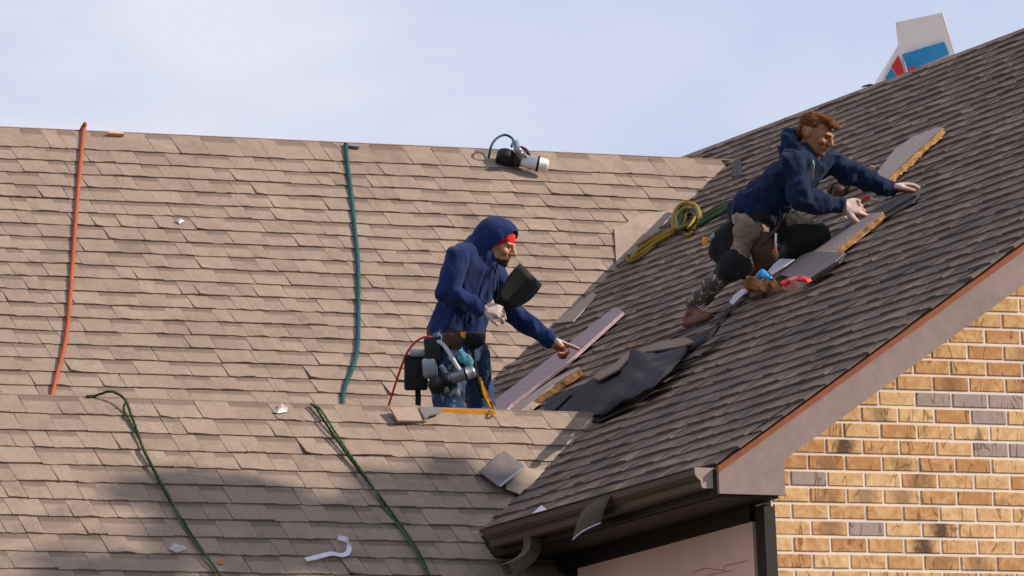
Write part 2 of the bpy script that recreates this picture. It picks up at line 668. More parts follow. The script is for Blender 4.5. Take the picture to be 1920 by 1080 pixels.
def clip_half(poly, a, b, c):
    """keep the part of an xz polygon with a*x+b*z<=c"""
    out = []
    for i in range(len(poly)):
        p, q = poly[i], poly[(i + 1) % len(poly)]
        dp, dq = a * p[0] + b * p[1] - c, a * q[0] + b * q[1] - c
        if dp <= 0:
            out.append(p)
        if dp * dq < 0:
            t = dp / (dp - dq)
            out.append((p[0] + (q[0] - p[0]) * t, p[1] + (q[1] - p[1]) * t))
    return out


for r in range(-34, 40):
    zb = z0 - BH * r - BH + 0.00625             # course r lies under the joint r
    x = xj + (0 if r % 2 == 0 else BW / 2) - BW * 12
    first = True
    while x < 5.2:
        w = BW
        if x + w < XW + 0.02:
            x += w
            continue
        xa = x + 0.006
        v, f, me = rnd.choice(full)
        if xa < XW:
            v, f, me = rnd.choice(half)
            ww = x + w - 0.006 - (BW / 2 - 0.012)
            if ww < XW - 0.005:
                x += w
                continue
            xa = ww
        wid = v[1][0]
        if zb > TW * (xa + wid) - 0.205 + 0.02:      # under the rake board
            x += w
            continue
        px, py = pix((xa + wid / 2, WY, zb + 0.033))
        t = ty(px, py)
        q = rnd.random()
        inv = -20 < px < 1950 and -20 < py < 1110
        if not inv:
            t = 1 if q < 0.07 else (2 if q < 0.16 else 0)
        col = (min(1, max(0, rnd.gauss(0.5, 0.3))), 1.0 if t == 1 else 0.0, 1.0 if t == 2 else 0.55 if t == 3 else (0.4 if (t == 0 and q > 0.955) else 0.0), 1)
        jig = rnd.uniform(-0.0018, 0.0018)
        loc = Vector((xa, WY + jig, zb))
        if inv:
            o = bpy.data.objects.new('brick', me)
            o.color = col
            COL.objects.link(o)
            o.parent = wall
            l = wall['_w']
            o.matrix_parent_inverse = Matrix.Translation((-l[0], -l[1], -l[2]))
            o.location = loc
        elif zb > -3.2 and zb < 2.4:
            n = len(BV)
            BV += [loc + Vector(p) for p in v]
            for fc in f:
                BF.append(tuple(k + n for k in fc))
                for k in fc:
                    BU.append((v[k][0] / wid, v[k][2] / 0.0674))
                    BT.append(col)
        x += w
o = mesh('brick', BV, BF, M['brick'], wall)
uv = o.data.uv_layers.new(name='UVMap')
uv.data.foreach_set('uv', [c for q in BU for c in q])
ca = o.data.color_attributes.new('tone', 'FLOAT_COLOR', 'CORNER')
ca.data.foreach_set('color', [c for q in BT for c in q])
o.color = (0, 0, 0, 1)
o['kind'] = 'stuff'

# rake board with its boxed end, the rusty edge strip above it
XE = 2 * XR
tz = lambda x: TW * x
zs = -0.142
poly = [(0.0, tz(0) - 0.042), (0.0, zs), (0.352, zs - 0.002), (0.357, tz(0.357) - 0.205), (XR, tz(XR) - 0.205), (XR, tz(XR) - 0.042)]
MB().prism([(x, 0.0, z) for x, z in poly], (0, 0.024, 0)).build('rake_board', M['fascia'], house)
MB().prism([(0.352, 0.026, zs + 0.004), (0.352, WY - 0.001, zs + 0.004), (0.352, WY - 0.001, tz(.352) - 0.06), (0.352, 0.026, tz(.352) - 0.06)], (-0.018, 0, 0)).build('rake_return', M['fascia'], house)
MB().prism([(0.36, 0.026, tz(0.36) - 0.185), (0.36, WY + 0.02, tz(0.36) - 0.185), (0.36, WY + 0.02, tz(0.36) - 0.165), (0.36, 0.026, tz(0.36) - 0.165)], (XR - 0.36, 0, TW * (XR - 0.36))).build('rake_soffit', M['fascia'], house)
MB().prism([(-0.004, -0.007, tz(0) - 0.044), (-0.004, -0.007, -0.014), (XR, -0.007, tz(XR) - 0.014), (XR, -0.007, tz(XR) - 0.044)], (0, 0.030, 0)).build('drip_edge', M['orange'], house)
poly = [(XE, -0.16), (XR, tz(XR) - 0.205), (XR, tz(XR) - 0.01), (XE, -0.01)]
MB().prism([(x, 0.0, z) for x, z in poly], (0, 0.024, 0)).build('rake_board', M['fascia'], house)

# eave: fascia, soffit, side wall, trim and panel
YE = 2.30                                        # far end of the gutter
MB().box((-0.004, 1.5, -0.088), (1, 0, 0), (0, 1, 0), (0, 0, 1), 0.012, 1.475, 0.062).build('fascia_board', M['brown'], house)
MB().box((0.17, 6, zs - 0.008), (1, 0, 0), (0, 1, 0), (0, 0, 1), 0.161, 5.97, 0.006).build('soffit', M['brown'], house)
MB().box((XW + 0.10, 7.6, (GROUND + zs) / 2), (1, 0, 0), (0, 1, 0), (0, 0, 1), 0.088, 7.42, (zs - GROUND) / 2 - 0.02).build('side_wall', M['brown'], house)
c0 = atx(1413, 978, XW)
c1 = atx(1085, 1056, XW)
# wide header and post around the panel
MB().box((XW, WY + 0.045, -3.0), (1, 0, 0), (0, 1, 0), (0, 0, 1), 0.030, 0.045, 2.82).build('corner_trim', M['brown'], house)
MB().box((XW - 0.005, (c0.y + 0.2 + c1.y) / 2, c0.z + 0.05), (1, 0, 0), (0, 1, 0), (0, 0, 1), 0.016, (c1.y - c0.y + 0.2) / 2, 0.045).build('head_trim', M['brown'], house)
pa = MB().box((XW + 0.002, (c0.y + c1.y) / 2 + 0.0, c0.z - 0.75), (1, 0, 0), (0, 1, 0), (0, 0, 1), 0.010, (c1.y - c0.y) / 2, 0.75).build('panel', M['panel'], house)
pa['label'] = 'pale pink board filling the opening of the side wall'
cr = [(1560, 1038), (1553, 1052)]
ln = [(1302, 1066), (1358, 1052), (1358, 1060), (1404, 1051)]
ln = [(1302, 1073), (1302, 1066), (1359, 1058), (1359, 1061), (1357, 1050), (1404, 1051 - 0)]
ln = [atx(x, y, XW - 0.011) for x, y in [(1301, 1080), (1301, 1072), (1323, 1065), (1358, 1070), (1358, 1061), (1403, 1051)]]
MB().tube(ln, 0.0015, 4).build('crack', M['crack'], pa)
ln = [atx(x, y, XW - 0.011) for x, y in [(1324, 1079), (1345, 1075), (1370, 1070)]]
MB().tube(ln, 0.0014, 4).build('crack', M['crack'], pa)

# gutter: an ogee profile drawn along the eave, open at the top
prof = [(-0.004, -0.016), (-0.106, -0.016), (-0.112, -0.022), (-0.110, -0.050), (-0.098, -0.066), (-0.082, -0.078), (-0.078, -0.108), (-0.070, -0.114), (-0.006, -0.114)]
inn = [(x + (0.004 if x < -0.05 else -0.004), z + (0.004 if z < -0.1 else 0)) for x, z in prof]
v, f = [], []
ys = [0.035 + (YE - 0.035) * i / 12 for i in range(13)]
pr = prof[1:]
for y in ys:
    sag = -0.004 * math.sin((y / YE) * math.pi) + 0.0
    v += [(x, y, z + sag) for x, z in pr]
n = len(pr)
for i in range(12):
    for k in range(n - 1):
        f.append((i * n + k, (i + 1) * n + k, (i + 1) * n + k + 1, i * n + k + 1))
g = mesh('gutter', v, f, M['gutter'], house)
sol = g.modifiers.new('thick', 'SOLIDIFY')
sol.thickness = 0.003
MB().prism([(x, 0.030, z) for x, z in prof], (0, 0.005, 0)).build('end_cap', M['gutter_cap'], g)
MB().prism([(x, YE, z) for x, z in prof], (0, 0.004, 0)).build('end_cap', M['gutter'], g)
MB().box((-0.108, (0.03 + YE) / 2, -0.0165), (1, 0, 0), (0, 1, 0), (0, 0, 1), 0.008, (YE - 0.04) / 2, 0.0025).build('rolled_lip', M['gutter'], g)

# downspout: out of the gutter, curling over onto the lower roof
YD = 1.93
dp = [atx(x, y, q) for x, y, q in [(996, 990, -.045), (997, 1006, -.045), (998, 1022, -.050), (994, 1038, -.075), (981, 1052, -.11), (964, 1062, -.15), (950, 1068, -.18)]]
dp = catmull(dp, 5)
mb = MB()
m2 = []
for i, p in enumerate(dp):
    t = (dp[min(i + 1, len(dp) - 1)] - dp[max(i - 1, 0)]).normalized()
    a = Vector((0, 1, 0))
    b = t.cross(a).normalized()
    rib = 0.0022 if i % 2 else 0
    m2.append([p + a * i1 * (0.040 + rib) + b * j1 * (0.029 + rib) for i1, j1 in ((-1, -1), (1, -1), (1, 1), (-1, 1))])
v = [q for r in m2 for q in r]
f = [(i * 4 + k, i * 4 + (k + 1) % 4, i * 4 + 4 + (k + 1) % 4, i * 4 + 4 + k) for i in range(len(m2) - 1) for k in range(4)]
ds = mesh('downspout', v, f, M['gutter'], house)
ds.modifiers.new('thick', 'SOLIDIFY').thickness = 0.003

# outer walls of the long body, mostly out of view
for nm, c, h in (('body_wall', (-3.2, 8.9, (GROUND - 0.7) / 2), (4.7, 4.0, (-0.7 - GROUND) / 2)), ('body_wall', (-4.1, 3.4, (GROUND - 2.4) / 2), (4.2, 1.9, (-2.4 - GROUND) / 2))):
    MB().box(c, (1, 0, 0), (0, 1, 0), (0, 0, 1), *h).build(nm, M['mortar'], house)

# trace of bare deck along the ridges
a, b = MAIN.pt(-12, 0.0, 0.002), MAIN.pt(0.35, 0.0, 0.002)
M['bare_wood'] = plain('bare_orange_wood', (0.48, 0.27, 0.18, 1), 0.8, 0.35, 18)
MB().box((a + b) / 2 + Vector((0, 0.004, 0.001)), MAIN.u, (0, 1, 0), (0, 0, 1), (b - a).length / 2, 0.008, 0.002).build('ridge_board', M['bare_wood'], house)
a, b = LOWER.pt(-8, 0.0, 0.001), LOWER.pt(0.0, 0.0, 0.001)
MB().box((a + b) / 2 + Vector((0, 0.006, 0.0)), LOWER.u, (0, 1, 0), (0, 0, 1), (b - a).length / 2, 0.012, 0.003).build('ridge_board', M['shingle_tan'], house)


# ------------------------------------------------------------------ figures: round limbs fused into one skin, then folded
DG = None


def pd(px, py, depth):
    d = ray(px, py)
    return CAM + d * (depth / d.dot(FW))


class Flesh:
    def __init__(s):
        s.bm = bmesh.new()

    def hull(s, balls, seg=12):
        t = bmesh.new()
        for c, r, ax in balls:
            mm = Matrix.Translation(c) @ (ax.to_4x4() if ax else Matrix.Identity(4))
            rr = r if isinstance(r, (tuple, list)) else (r, r, r)
            bmesh.ops.create_icosphere(t, subdivisions=2, radius=1.0, matrix=mm @ Matrix.Diagonal((*rr, 1)))
        if len(balls) > 1:
            res = bmesh.ops.convex_hull(t, input=t.verts)
            junk = [g for g in res['geom_interior'] if isinstance(g, bmesh.types.BMVert)]
            bmesh.ops.delete(t, geom=list(set(junk)), context='VERTS')
        me = bpy.data.meshes.new('tmp')
        t.to_mesh(me)
        t.free()
        s.bm.from_mesh(me)
        bpy.data.meshes.remove(me)
        return s

    def cap(s, a, ra, b, rb):
        return s.hull([(Vector(a), ra, None), (Vector(b), rb, None)])

    def chain(s, pts, rs):
        for i in range(len(pts) - 1):
            s.cap(pts[i], rs[i], pts[i + 1], rs[i + 1])
        return s

    def ball(s, c, r, ax=None):
        return s.hull([(Vector(c), r, ax)])

    def build(s, name, mats, parent, vox=0.008, smooth=4, fold=None, matfn=None):
        me = bpy.data.meshes.new('tmp')
        s.bm.to_mesh(me)
        s.bm.free()
        o = bpy.data.objects.new('tmp', me)
        COL.objects.link(o)
        r = o.modifiers.new('r', 'REMESH')
        r.mode = 'VOXEL'
        r.voxel_size = vox
        if smooth:
            q = o.modifiers.new('s', 'SMOOTH')
            q.iterations = smooth
            q.factor = 0.5
        dg = bpy.context.evaluated_depsgraph_get()
        new = bpy.data.meshes.new_from_object(o.evaluated_get(dg))
        bpy.data.objects.remove(o)
        bpy.data.meshes.remove(me)
        if fold:
            ns = [v.normal.copy() for v in new.vertices]
            for v, n in zip(new.vertices, ns):
                v.co += n * fold(v.co, n)
        loc = Vector(parent['_w'])
        new.transform(Matrix.Translation(-loc))
        new.materials.clear()
        for m in (mats if isinstance(mats, (list, tuple)) else [mats]):
            new.materials.append(m)
        if matfn:
            for p in new.polygons:
                p.material_index = matfn(p.center + loc, p.normal)
        new.polygons.foreach_set('use_smooth', [True] * len(new.polygons))
        new.name = name
        o = bpy.data.objects.new(name, new)
        o.location = loc
        o['_w'] = list(loc)
        return base(o, parent)


def cloth_fold(amp, sc, stretch=(1, 1, 1), seed=0.0):
    def f(p, n):
        q = Vector((p.x * stretch[0], p.y * stretch[1], p.z * stretch[2])) * sc + Vector((seed, seed * 2, 0))
        a = noise.noise(q)
        b = noise.noise(q * 2.3 + Vector((5, 1, 3)))
        r = 1 - abs(noise.noise(q * 0.9 + Vector((9, 4, 7)))) * 3.0
        return amp * (a * 0.8 + b * 0.45 + max(r, -0.6) * 0.55)
    return f


def hand(fl, wrist, d, n, curls, size=1.0, thumb=(0.5, 0.3), side=1, fr=1.0, spread=0.10):
    """palm, four fingers and a thumb; d runs to the fingers, n is the palm's normal; curls: bend of each finger, index first"""
    d, n = Vector(d).normalized(), Vector(n).normalized()
    n = (n - d * n.dot(d)).normalized()
    t = d.cross(n).normalized() * side            # thumb side
    k = size
    w = Vector(wrist)
    fl.hull([(w, 0.024 * k, None), (w + d * 0.045 * k + t * 0.026 * k, 0.017 * k, None), (w + d * 0.045 * k - t * 0.024 * k, 0.016 * k, None),
             (w + d * 0.088 * k + t * 0.030 * k, 0.013 * k, None), (w + d * 0.082 * k - t * 0.030 * k, 0.012 * k, None)])
    L = [(0.043, 0.026, 0.020), (0.047, 0.030, 0.022), (0.043, 0.028, 0.021), (0.034, 0.021, 0.018)]
    for i in range(4):
        off = (0.031 - i * 0.021) * k
        p = w + d * (0.086 - 0.004 * abs(i - 1)) * k + t * off
        a = 0.0
        dd = (d + t * spread * (1.2 - i * 0.8)).normalized()
        pts = [p - d * 0.02 * k, p]
        for j, l in enumerate(L[i]):
            a += curls[i] * (0.75, 1.15, 0.9)[j]
            p = p + (dd * math.cos(a) + n * math.sin(a)) * l * k
            pts.append(p)
        fl.chain(pts, [0.0105 * k * fr, 0.0105 * k * fr, 0.0098 * k * fr, 0.0090 * k * fr, 0.0080 * k * fr])
    p = w + d * 0.028 * k + t * 0.026 * k
    td = (d * (1 - thumb[0]) + t * thumb[0] + n * thumb[1]).normalized()
    td2 = (td + d * 0.45 + n * 0.15).normalized()
    fl.chain([p, p + td * 0.036 * k, p + td * 0.036 * k + td2 * 0.032 * k, p + td * 0.036 * k + td2 * 0.058 * k],
             [0.018 * k, 0.0135 * k * fr, 0.0115 * k * fr, 0.0095 * k * fr])
    return fl


def head(fl, c, f, u, k=1.0, neck=None):
    f = Vector(f).normalized()
    u = (Vector(u) - f * f.dot(u)).normalized()
    s = u.cross(f).normalized()
    ax = Matrix((s, f, u)).transposed()
    P = lambda a, b, e: Vector(c) + (s * a + f * b + u * e) * k
    fl.ball(P(0, -0.012, 0.022), (0.076 * k, 0.098 * k, 0.092 * k), ax)
    fl.hull([(P(0, 0.030, 0.0), (0.066 * k, 0.066 * k, 0.075 * k), ax), (P(0, 0.052, -0.080), (0.030 * k, 0.028 * k, 0.022 * k), ax)])
    for q in (-1, 1):
        fl.hull([(P(0.050 * q, 0.0, -0.045), 0.020 * k, None), (P(0.022 * q, 0.055, -0.083), 0.016 * k, None), (P(0.052 * q, 0.01, 0.0), 0.02 * k, None)])
        fl.ball(P(0.040 * q, 0.070, -0.022), (0.022 * k, 0.020 * k, 0.020 * k), ax)
        fl.ball(P(0.079 * q, -0.012, -0.006), (0.008 * k, 0.019 * k, 0.032 * k), ax)
        fl.cap(P(0.014 * q, 0.096, 0.022), 0.0085 * k, P(0.044 * q, 0.078, 0.022), 0.0085 * k)
    fl.cap(P(0, 0.094, 0.012), 0.0085 * k, P(0, 0.117, -0.026), 0.0120 * k)
    fl.cap(P(-0.012, 0.102, -0.030), 0.0085 * k, P(0.012, 0.102, -0.030), 0.0085 * k)
    fl.cap(P(-0.018, 0.088, -0.052), 0.0085 * k, P(0.018, 0.088, -0.052), 0.0085 * k)
    fl.cap(P(-0.015, 0.086, -0.063), 0.0085 * k, P(0.015, 0.086, -0.063), 0.0085 * k)
    fl.ball(P(0, 0.074, -0.088), 0.020 * k)
    if neck is not None:
        fl.cap(P(0, -0.014, -0.045), 0.050 * k, neck, 0.050 * k)
    return P, ax


def eyes(P, ax, par, k=1.0):
    for q in (-1, 1):
        b = bmesh.new()
        bmesh.ops.create_uvsphere(b, u_segments=10, v_segments=8, radius=0.0125 * k, matrix=Matrix.Translation(P(0.031 * q, 0.0765, 0.002)))
        me = bpy.data.meshes.new('eye')
        b.to_mesh(me)
        b.free()
        me.transform(Matrix.Translation(-Vector(par['_w'])))
        me.materials.append(M['eye'])
        o = bpy.data.objects.new('eye', me)
        o.location = Vector(par['_w'])
        base(o, par)


def skin_mat(name, c, stubble=None):
    k = Nodes(name)
    p = k.pos()
    a = k.noise(35, 3, 0.6, p)
    col = k.ramp(a, 0.3, 0.7, tuple(x * 0.86 for x in c[:3]) + (1,), tuple(min(1, x * 1.1) for x in c[:3]) + (1,))
    return k.done(col, 0.55, 0, 0.35)


def cloth_mat(name, c, c2=None, s=260, patch=None, rough=0.95):
    k = Nodes(name)
    p = k.pos()
    w = k.noise(s, 2, 0.7, p)
    b = k.noise(9, 4, 0.6, p)
    f = k.math('ADD', k.math('MULTIPLY', w, 0.45), k.math('MULTIPLY', b, 0.55))
    c2 = c2 or tuple(x * 1.45 for x in c[:3]) + (1,)
    col = k.ramp(f, 0.35, 0.66, c, c2)
    if patch:
        pc, lo, hi, sc = patch
        m = k.ramp(k.noise(sc, 5, 0.65, p, 0.5), lo, hi)
        col = k.mix(m, col, pc)
    cr = k.noise(11, 2, 0.45, k.pos((1.0, 1.0, 0.55)), 0.9)
    cr = k.ramp(k.math('ABSOLUTE', k.math('SUBTRACT', cr, 0.5)), 0.0, 0.20)
    k.bump(k.math('ADD', k.math('MULTIPLY', w, 0.10), cr), 0.42, 0.010)
    k.p.inputs['Sheen Weight'].default_value = 0.06
    k.p.inputs['Sheen Roughness'].default_value = 0.6
    return k.done(col, rough, 0, 0.15)


M['hoodie'] = cloth_mat('navy_fleece', (0.005, 0.014, 0.062, 1), (0.009, 0.026, 0.110, 1))
M['hoodie_dark'] = cloth_mat('dark_navy_fleece', (0.0025, 0.009, 0.030, 1), (0.004, 0.015, 0.052, 1))
M['skin_a'] = skin_mat('tanned_skin', (0.52, 0.255, 0.135, 1))
M['skin_b'] = skin_mat('brown_skin', (0.33, 0.135, 0.065, 1))
M['beard'] = cloth_mat('dark_beard', (0.035, 0.018, 0.010, 1))
M['eye'] = plain('dark_eye', (0.03, 0.02, 0.015, 1), 0.2, 0.1, bump=0)
M['red_cloth'] = cloth_mat('red_cloth', (0.55, 0.020, 0.018, 1), (0.72, 0.035, 0.03, 1))
M['glove'] = cloth_mat('pale_knit', (0.40, 0.30, 0.26, 1), (0.62, 0.50, 0.45, 1))
M['glove_palm'] = plain('red_rubber_palm', (0.40, 0.085, 0.040, 1), 0.6, 0.3, 40)
M['jeans'] = cloth_mat('stained_jeans', (0.012, 0.030, 0.075, 1), (0.035, 0.075, 0.16, 1), patch=((0.42, 0.39, 0.40, 1), 0.55, 0.68, 15))
M['pants'] = cloth_mat('tan_trousers', (0.13, 0.088, 0.062, 1), (0.42, 0.29, 0.21, 1), patch=((0.10, 0.07, 0.05, 1), 0.56, 0.64, 14))
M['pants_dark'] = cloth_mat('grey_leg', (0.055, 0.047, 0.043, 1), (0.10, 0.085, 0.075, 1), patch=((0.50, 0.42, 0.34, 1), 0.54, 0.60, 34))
M['black'] = cloth_mat('black_nylon', (0.008, 0.008, 0.009, 1), (0.018, 0.017, 0.018, 1), rough=0.7)
M['leather'] = plain('brown_leather', (0.060, 0.028, 0.015, 1), 0.6, 0.4, 30)
M['boot'] = plain('worn_leather_boot', (0.17, 0.070, 0.042, 1), 0.75, 0.55, 34)
M['steel'] = plain('dull_silver_metal', (0.26, 0.28, 0.31, 1), 0.38, 0.2, 30, metal=0.6, spec=0.5)
M['steel_white'] = plain('pale_magnesium', (0.66, 0.66, 0.66, 1), 0.45, 0.12, 30, metal=0.2, spec=0.5)
M['rubber'] = plain('black_rubber', (0.012, 0.012, 0.013, 1), 0.55, 0.3, 30)
M['yellow'] = plain('yellow_webbing', (0.78, 0.33, 0.015, 1), 0.7, 0.2, 40)
M['redcord'] = plain('red_hose', (0.55, 0.035, 0.025, 1), 0.5, 0.2, 40)
M['white_hose'] = plain('grey_white_hose', (0.50, 0.52, 0.56, 1), 0.5, 0.2, 40)
M['teal_cloth'] = cloth_mat('teal_cloth', (0.04, 0.15, 0.21, 1), (0.10, 0.28, 0.36, 1))


def rbox(name, c, x, y, h, m, parent=None, bev=0.012):
    """rounded box; x, y give two of its axes, h the half sizes"""
    x = Vector(x).normalized()
    y = (Vector(y) - x * x.dot(Vector(y))).normalized()
    z = x.cross(y)
    o = MB().box(c, x, y, z, *h).build(name, m, parent, smooth=False)
    if bev:
        b = o.modifiers.new('round', 'BEVEL')
        b.width = bev
        b.segments = 3
        o.data.polygons.foreach_set('use_smooth', [True] * 6)
    return o


def tube(name, pts, r, m, parent=None, n=8, dense=6, loc=None):
    pts = catmull(pts, dense) if dense else pts
    return MB().tube(pts, r, n).build(name, m, parent, True, loc)


def ribbon(name, pts, w, th, m, parent=None, side=None, dense=6):
    """flat strap of width w along side"""
    pts = catmull(pts, dense) if dense else [Vector(p) for p in pts]
    v, f = [], []
    for i, p in enumerate(pts):
        t = (pts[min(i + 1, len(pts) - 1)] - pts[max(i - 1, 0)]).normalized()
        s_ = Vector(side)
        s_ = (s_ - t * s_.dot(t)).normalized()
        n_ = t.cross(s_)
        for a, b in ((-1, -1), (1, -1), (1, 1), (-1, 1)):
            v.append(p + s_ * a * w / 2 + n_ * b * th / 2)
    for i in range(len(pts) - 1):
        for k in range(4):
            f.append((i * 4 + k, i * 4 + (k + 1) % 4, i * 4 + 4 + (k + 1) % 4, i * 4 + 4 + k))
    f.append((3, 2, 1, 0))
    f.append(tuple(len(v) - 4 + k for k in range(4)))
    return mesh(name, v, f, m, parent)


# ------------------------------------------------------------------ the standing roofer in the hood
A = empty('person', pd(862, 905, 36.4), 'standing roofer in a blue hood holding a black shingle and pointing at the slope', 'person')
DA = 36.30
ja = lambda x, y, near=0.0: pd(x, y, DA - near)
N_ = -FW
hA = ja(931, 459, 0.01)
fA = (CR * 0.90 - CU * 0.24 + N_ * 0.34)
uA = (CU * 0.96 + CR * 0.26)
sh_r, el_r, wr_r = ja(858, 482, 0.17), ja(838, 549, 0.24), ja(905, 577, 0.25)
sh_l, el_l, wr_l = ja(915, 496, -0.12), ja(955, 582, -0.10), ja(1036, 643, -0.02)
chest, belly, hips = ja(886, 515, 0.02), ja(872, 572, 0.02), ja(857, 626, 0.02)
neck = ja(900, 474, 0.01)
hip_r, kn_r, an_r = ja(838, 650, 0.10), ja(842, 768, 0.13), ja(832, 898, 0.05)
hip_l, kn_l, an_l = ja(876, 650, -0.09), ja(903, 765, -0.10), ja(884, 898, -0.12)

b = Flesh()
P, ax = head(b, hA, fA, uA, 0.98, neck)
b.hull([(sh_r, 0.055, None), (sh_l, 0.055, None), (neck, 0.06, None), (chest, 0.10, None)])
b.hull([(chest, 0.115, None), (sh_r, 0.05, None), (sh_l, 0.05, None), (belly, 0.10, None)])
b.hull([(belly, 0.085, None), (hip_r, 0.07, None), (hip_l, 0.07, None)])
b.chain([sh_r, el_r, wr_r], [0.050, 0.038, 0.026])
b.chain([sh_l, el_l, wr_l], [0.050, 0.038, 0.026])
b.chain([hip_r, kn_r, an_r], [0.065, 0.045, 0.034])
b.chain([hip_l, kn_l, an_l], [0.065, 0.045, 0.034])
foot = lambda an, L=0.17: [(an, 0.036, None), (an - CU * 0.05, 0.03, None), (an + CR * (L - .03) - CU * 0.065, 0.022, None)]
b.hull(foot(an_r))
b.hull(foot(an_l))
hd_r = (ja(950, 586, 0.26) - wr_r).normalized()
hd_l = (ja(1080, 662, 0.04) - wr_l).normalized()
hand(b, wr_r, hd_r, (-CU * 0.55 - N_ * 0.85), (0.62, 0.66, 0.70, 0.72), 0.86, (0.45, 0.25), -1)
hand(b, wr_l, hd_l, (N_ * 0.75 - CU * 0.6), (0.06, 1.05, 1.15, 1.20), 0.90, (0.35, 0.6), -1)
body = b.build('body', [M['skin_a'], M['beard']], A, 0.0050, 2, matfn=lambda p, n: 1 if (p - P(0, 0, 0)).length < 0.15 and (p - P(0, 0, 0)).dot(uA) < -0.066 and (p - P(0, 0, 0)).dot(fA) > 0.035 else 0)
eyes(P, ax, body, 0.98)

# sweatshirt
b = Flesh()
b.hull([(sh_r, 0.064, None), (sh_l, 0.062, None), (neck - uA * 0.02, 0.070, None), (chest, 0.108, None)])
b.hull([(chest, 0.120, None), (sh_r - CU * 0.03, 0.060, None), (sh_l - CU * 0.03, 0.058, None), (belly, 0.120, None)])
b.hull([(belly, 0.130, None), (ja(842, 612, 0.06), 0.105, None), (ja(868, 612, 0.02), 0.115, None), (ja(878, 618, -0.05), 0.095, None), (ja(834, 606, 0.0), 0.09, None)])
b.hull([(ja(889, 463, 0.04), 0.060, None), (ja(884, 470, 0.05), 0.065, None), (ja(905, 478, 0.06), 0.06, None)])
b.hull([(neck, 0.080, None), (ja(893, 466, 0.0), 0.080, None), (ja(912, 492, 0.03), 0.070, None)])
b.chain([sh_r, sh_r.lerp(el_r, 0.5), el_r, el_r.lerp(wr_r, 0.5), wr_r - hd_r * 0.01], [0.068, 0.064, 0.055, 0.050, 0.038])
b.chain([sh_l, sh_l.lerp(el_l, 0.5), el_l, el_l.lerp(wr_l, 0.5), wr_l - hd_l * 0.01], [0.070, 0.066, 0.056, 0.050, 0.038])
b.cap(wr_r - hd_r * 0.035, 0.042, wr_r - hd_r * 0.008, 0.036)
b.cap(wr_l - hd_l * 0.035, 0.042, wr_l - hd_l * 0.008, 0.036)
hoodie = b.build('sweatshirt', M['hoodie'], A, 0.0085, 3, cloth_fold(0.017, 12, (1, 1, 0.6), 2.0))
# kangaroo pocket edge, zip and cord
tube('zip', [ja(928, 497, 0.085), ja(932, 515, 0.115), ja(934, 540, 0.130), ja(930, 570, 0.120)], 0.0035, M['rubber'], hoodie)
tube('cord', [ja(925, 498, 0.105), ja(927, 520, 0.125), ja(924, 552, 0.14)], 0.004, M['hoodie_dark'], hoodie)
tube('pocket_hem', [ja(868, 568, 0.135), ja(862, 588, 0.138), ja(860, 606, 0.136)], 0.005, M['hoodie'], hoodie)

# hood: a shell round the head, open towards the face
v, f = [], []
nu, nv = 40, 28
fn, un = fA.normalized(), (uA - fA.normalized() * fA.normalized().dot(uA)).normalized()
sn = un.cross(fn).normalized()
hc = P(0, -0.018, 0.012)
grid = {}
for j in range(nv + 1):
    for i in range(nu):
        th, ph = math.pi * j / nv, 2 * math.pi * i / nu
        a, bb, cc = math.sin(th) * math.cos(ph), math.sin(th) * math.sin(ph), math.cos(th)
        rz = 0.128 if cc > 0 else 0.150
        rf = 0.132 if bb > 0 else 0.118
        p = Vector((a * 0.100, bb * (rf - 0.006), cc * (rz - 0.006)))
        if cc > 0.1 and bb > 0:
            p.y += 0.012 * cc
        w = hc + sn * p.x + fn * p.y + un * p.z
        q = noise.noise(w * 13) * 0.006 + noise.noise(w * 30) * 0.003
        w += (w - hc).normalized() * q
        grid[(i, j)] = (w, p)
idx = {}
for j in range(nv):
    for i in range(nu):
        ks = [(i, j), (i, j + 1), ((i + 1) % nu, j + 1), ((i + 1) % nu, j)]
        ctr = sum((grid[k][1] for k in ks), Vector()) / 4
        if ctr.y * 0.865 - ctr.z * 0.5 > 0.050:
            continue
        fc = []
        for k in ks:
            if k not in idx:
                idx[k] = len(v)
                v.append(grid[k][0])
            if idx[k] not in fc:
                fc.append(idx[k])
        if len(fc) > 2:
            f.append(tuple(fc))
hood = mesh('hood', v, f, M['hoodie'], hoodie, True)
q = hood.modifiers.new('t', 'SOLIDIFY')
q.thickness = 0.014
q.offset = -1
q = hood.modifiers.new('s', 'SUBSURF')
q.levels = q.render_levels = 1
# red band at the brow
b = Flesh()
b.ball(P(0, -0.008, 0.040), (0.083, 0.106, 0.083), ax)
b.build('headband', M['red_cloth'], A, 0.006, 2)

# trousers, boots
b = Flesh()
b.hull([(ja(845, 632, 0.05), 0.105, None), (ja(872, 632, -0.04), 0.100, None), (ja(846, 655, 0.09), 0.105, None), (ja(878, 655, -0.08), 0.10, None)])
b.chain([hip_r, hip_r.lerp(kn_r, 0.5), kn_r, kn_r.lerp(an_r, 0.5), an_r], [0.108, 0.098, 0.078, 0.072, 0.062])
b.chain([hip_l, hip_l.lerp(kn_l, 0.5), kn_l, kn_l.lerp(an_l, 0.5), an_l], [0.104, 0.096, 0.076, 0.070, 0.062])
b.build('trousers', M['jeans'], A, 0.009, 4, cloth_fold(0.011, 12, (1, 1, 1), 7.0))
for an in (an_r, an_l):
    b = Flesh()
    b.cap(an, 0.05, an - CU * 0.06, 0.048)
    b.hull([(an - CU * 0.07 - CR * 0.02, 0.045, None), (an + CR * 0.17 - CU * 0.075, 0.038, None), (an - CU * 0.02, 0.045, None)])
    b.build('boot', M['boot'], A, 0.009, 3)
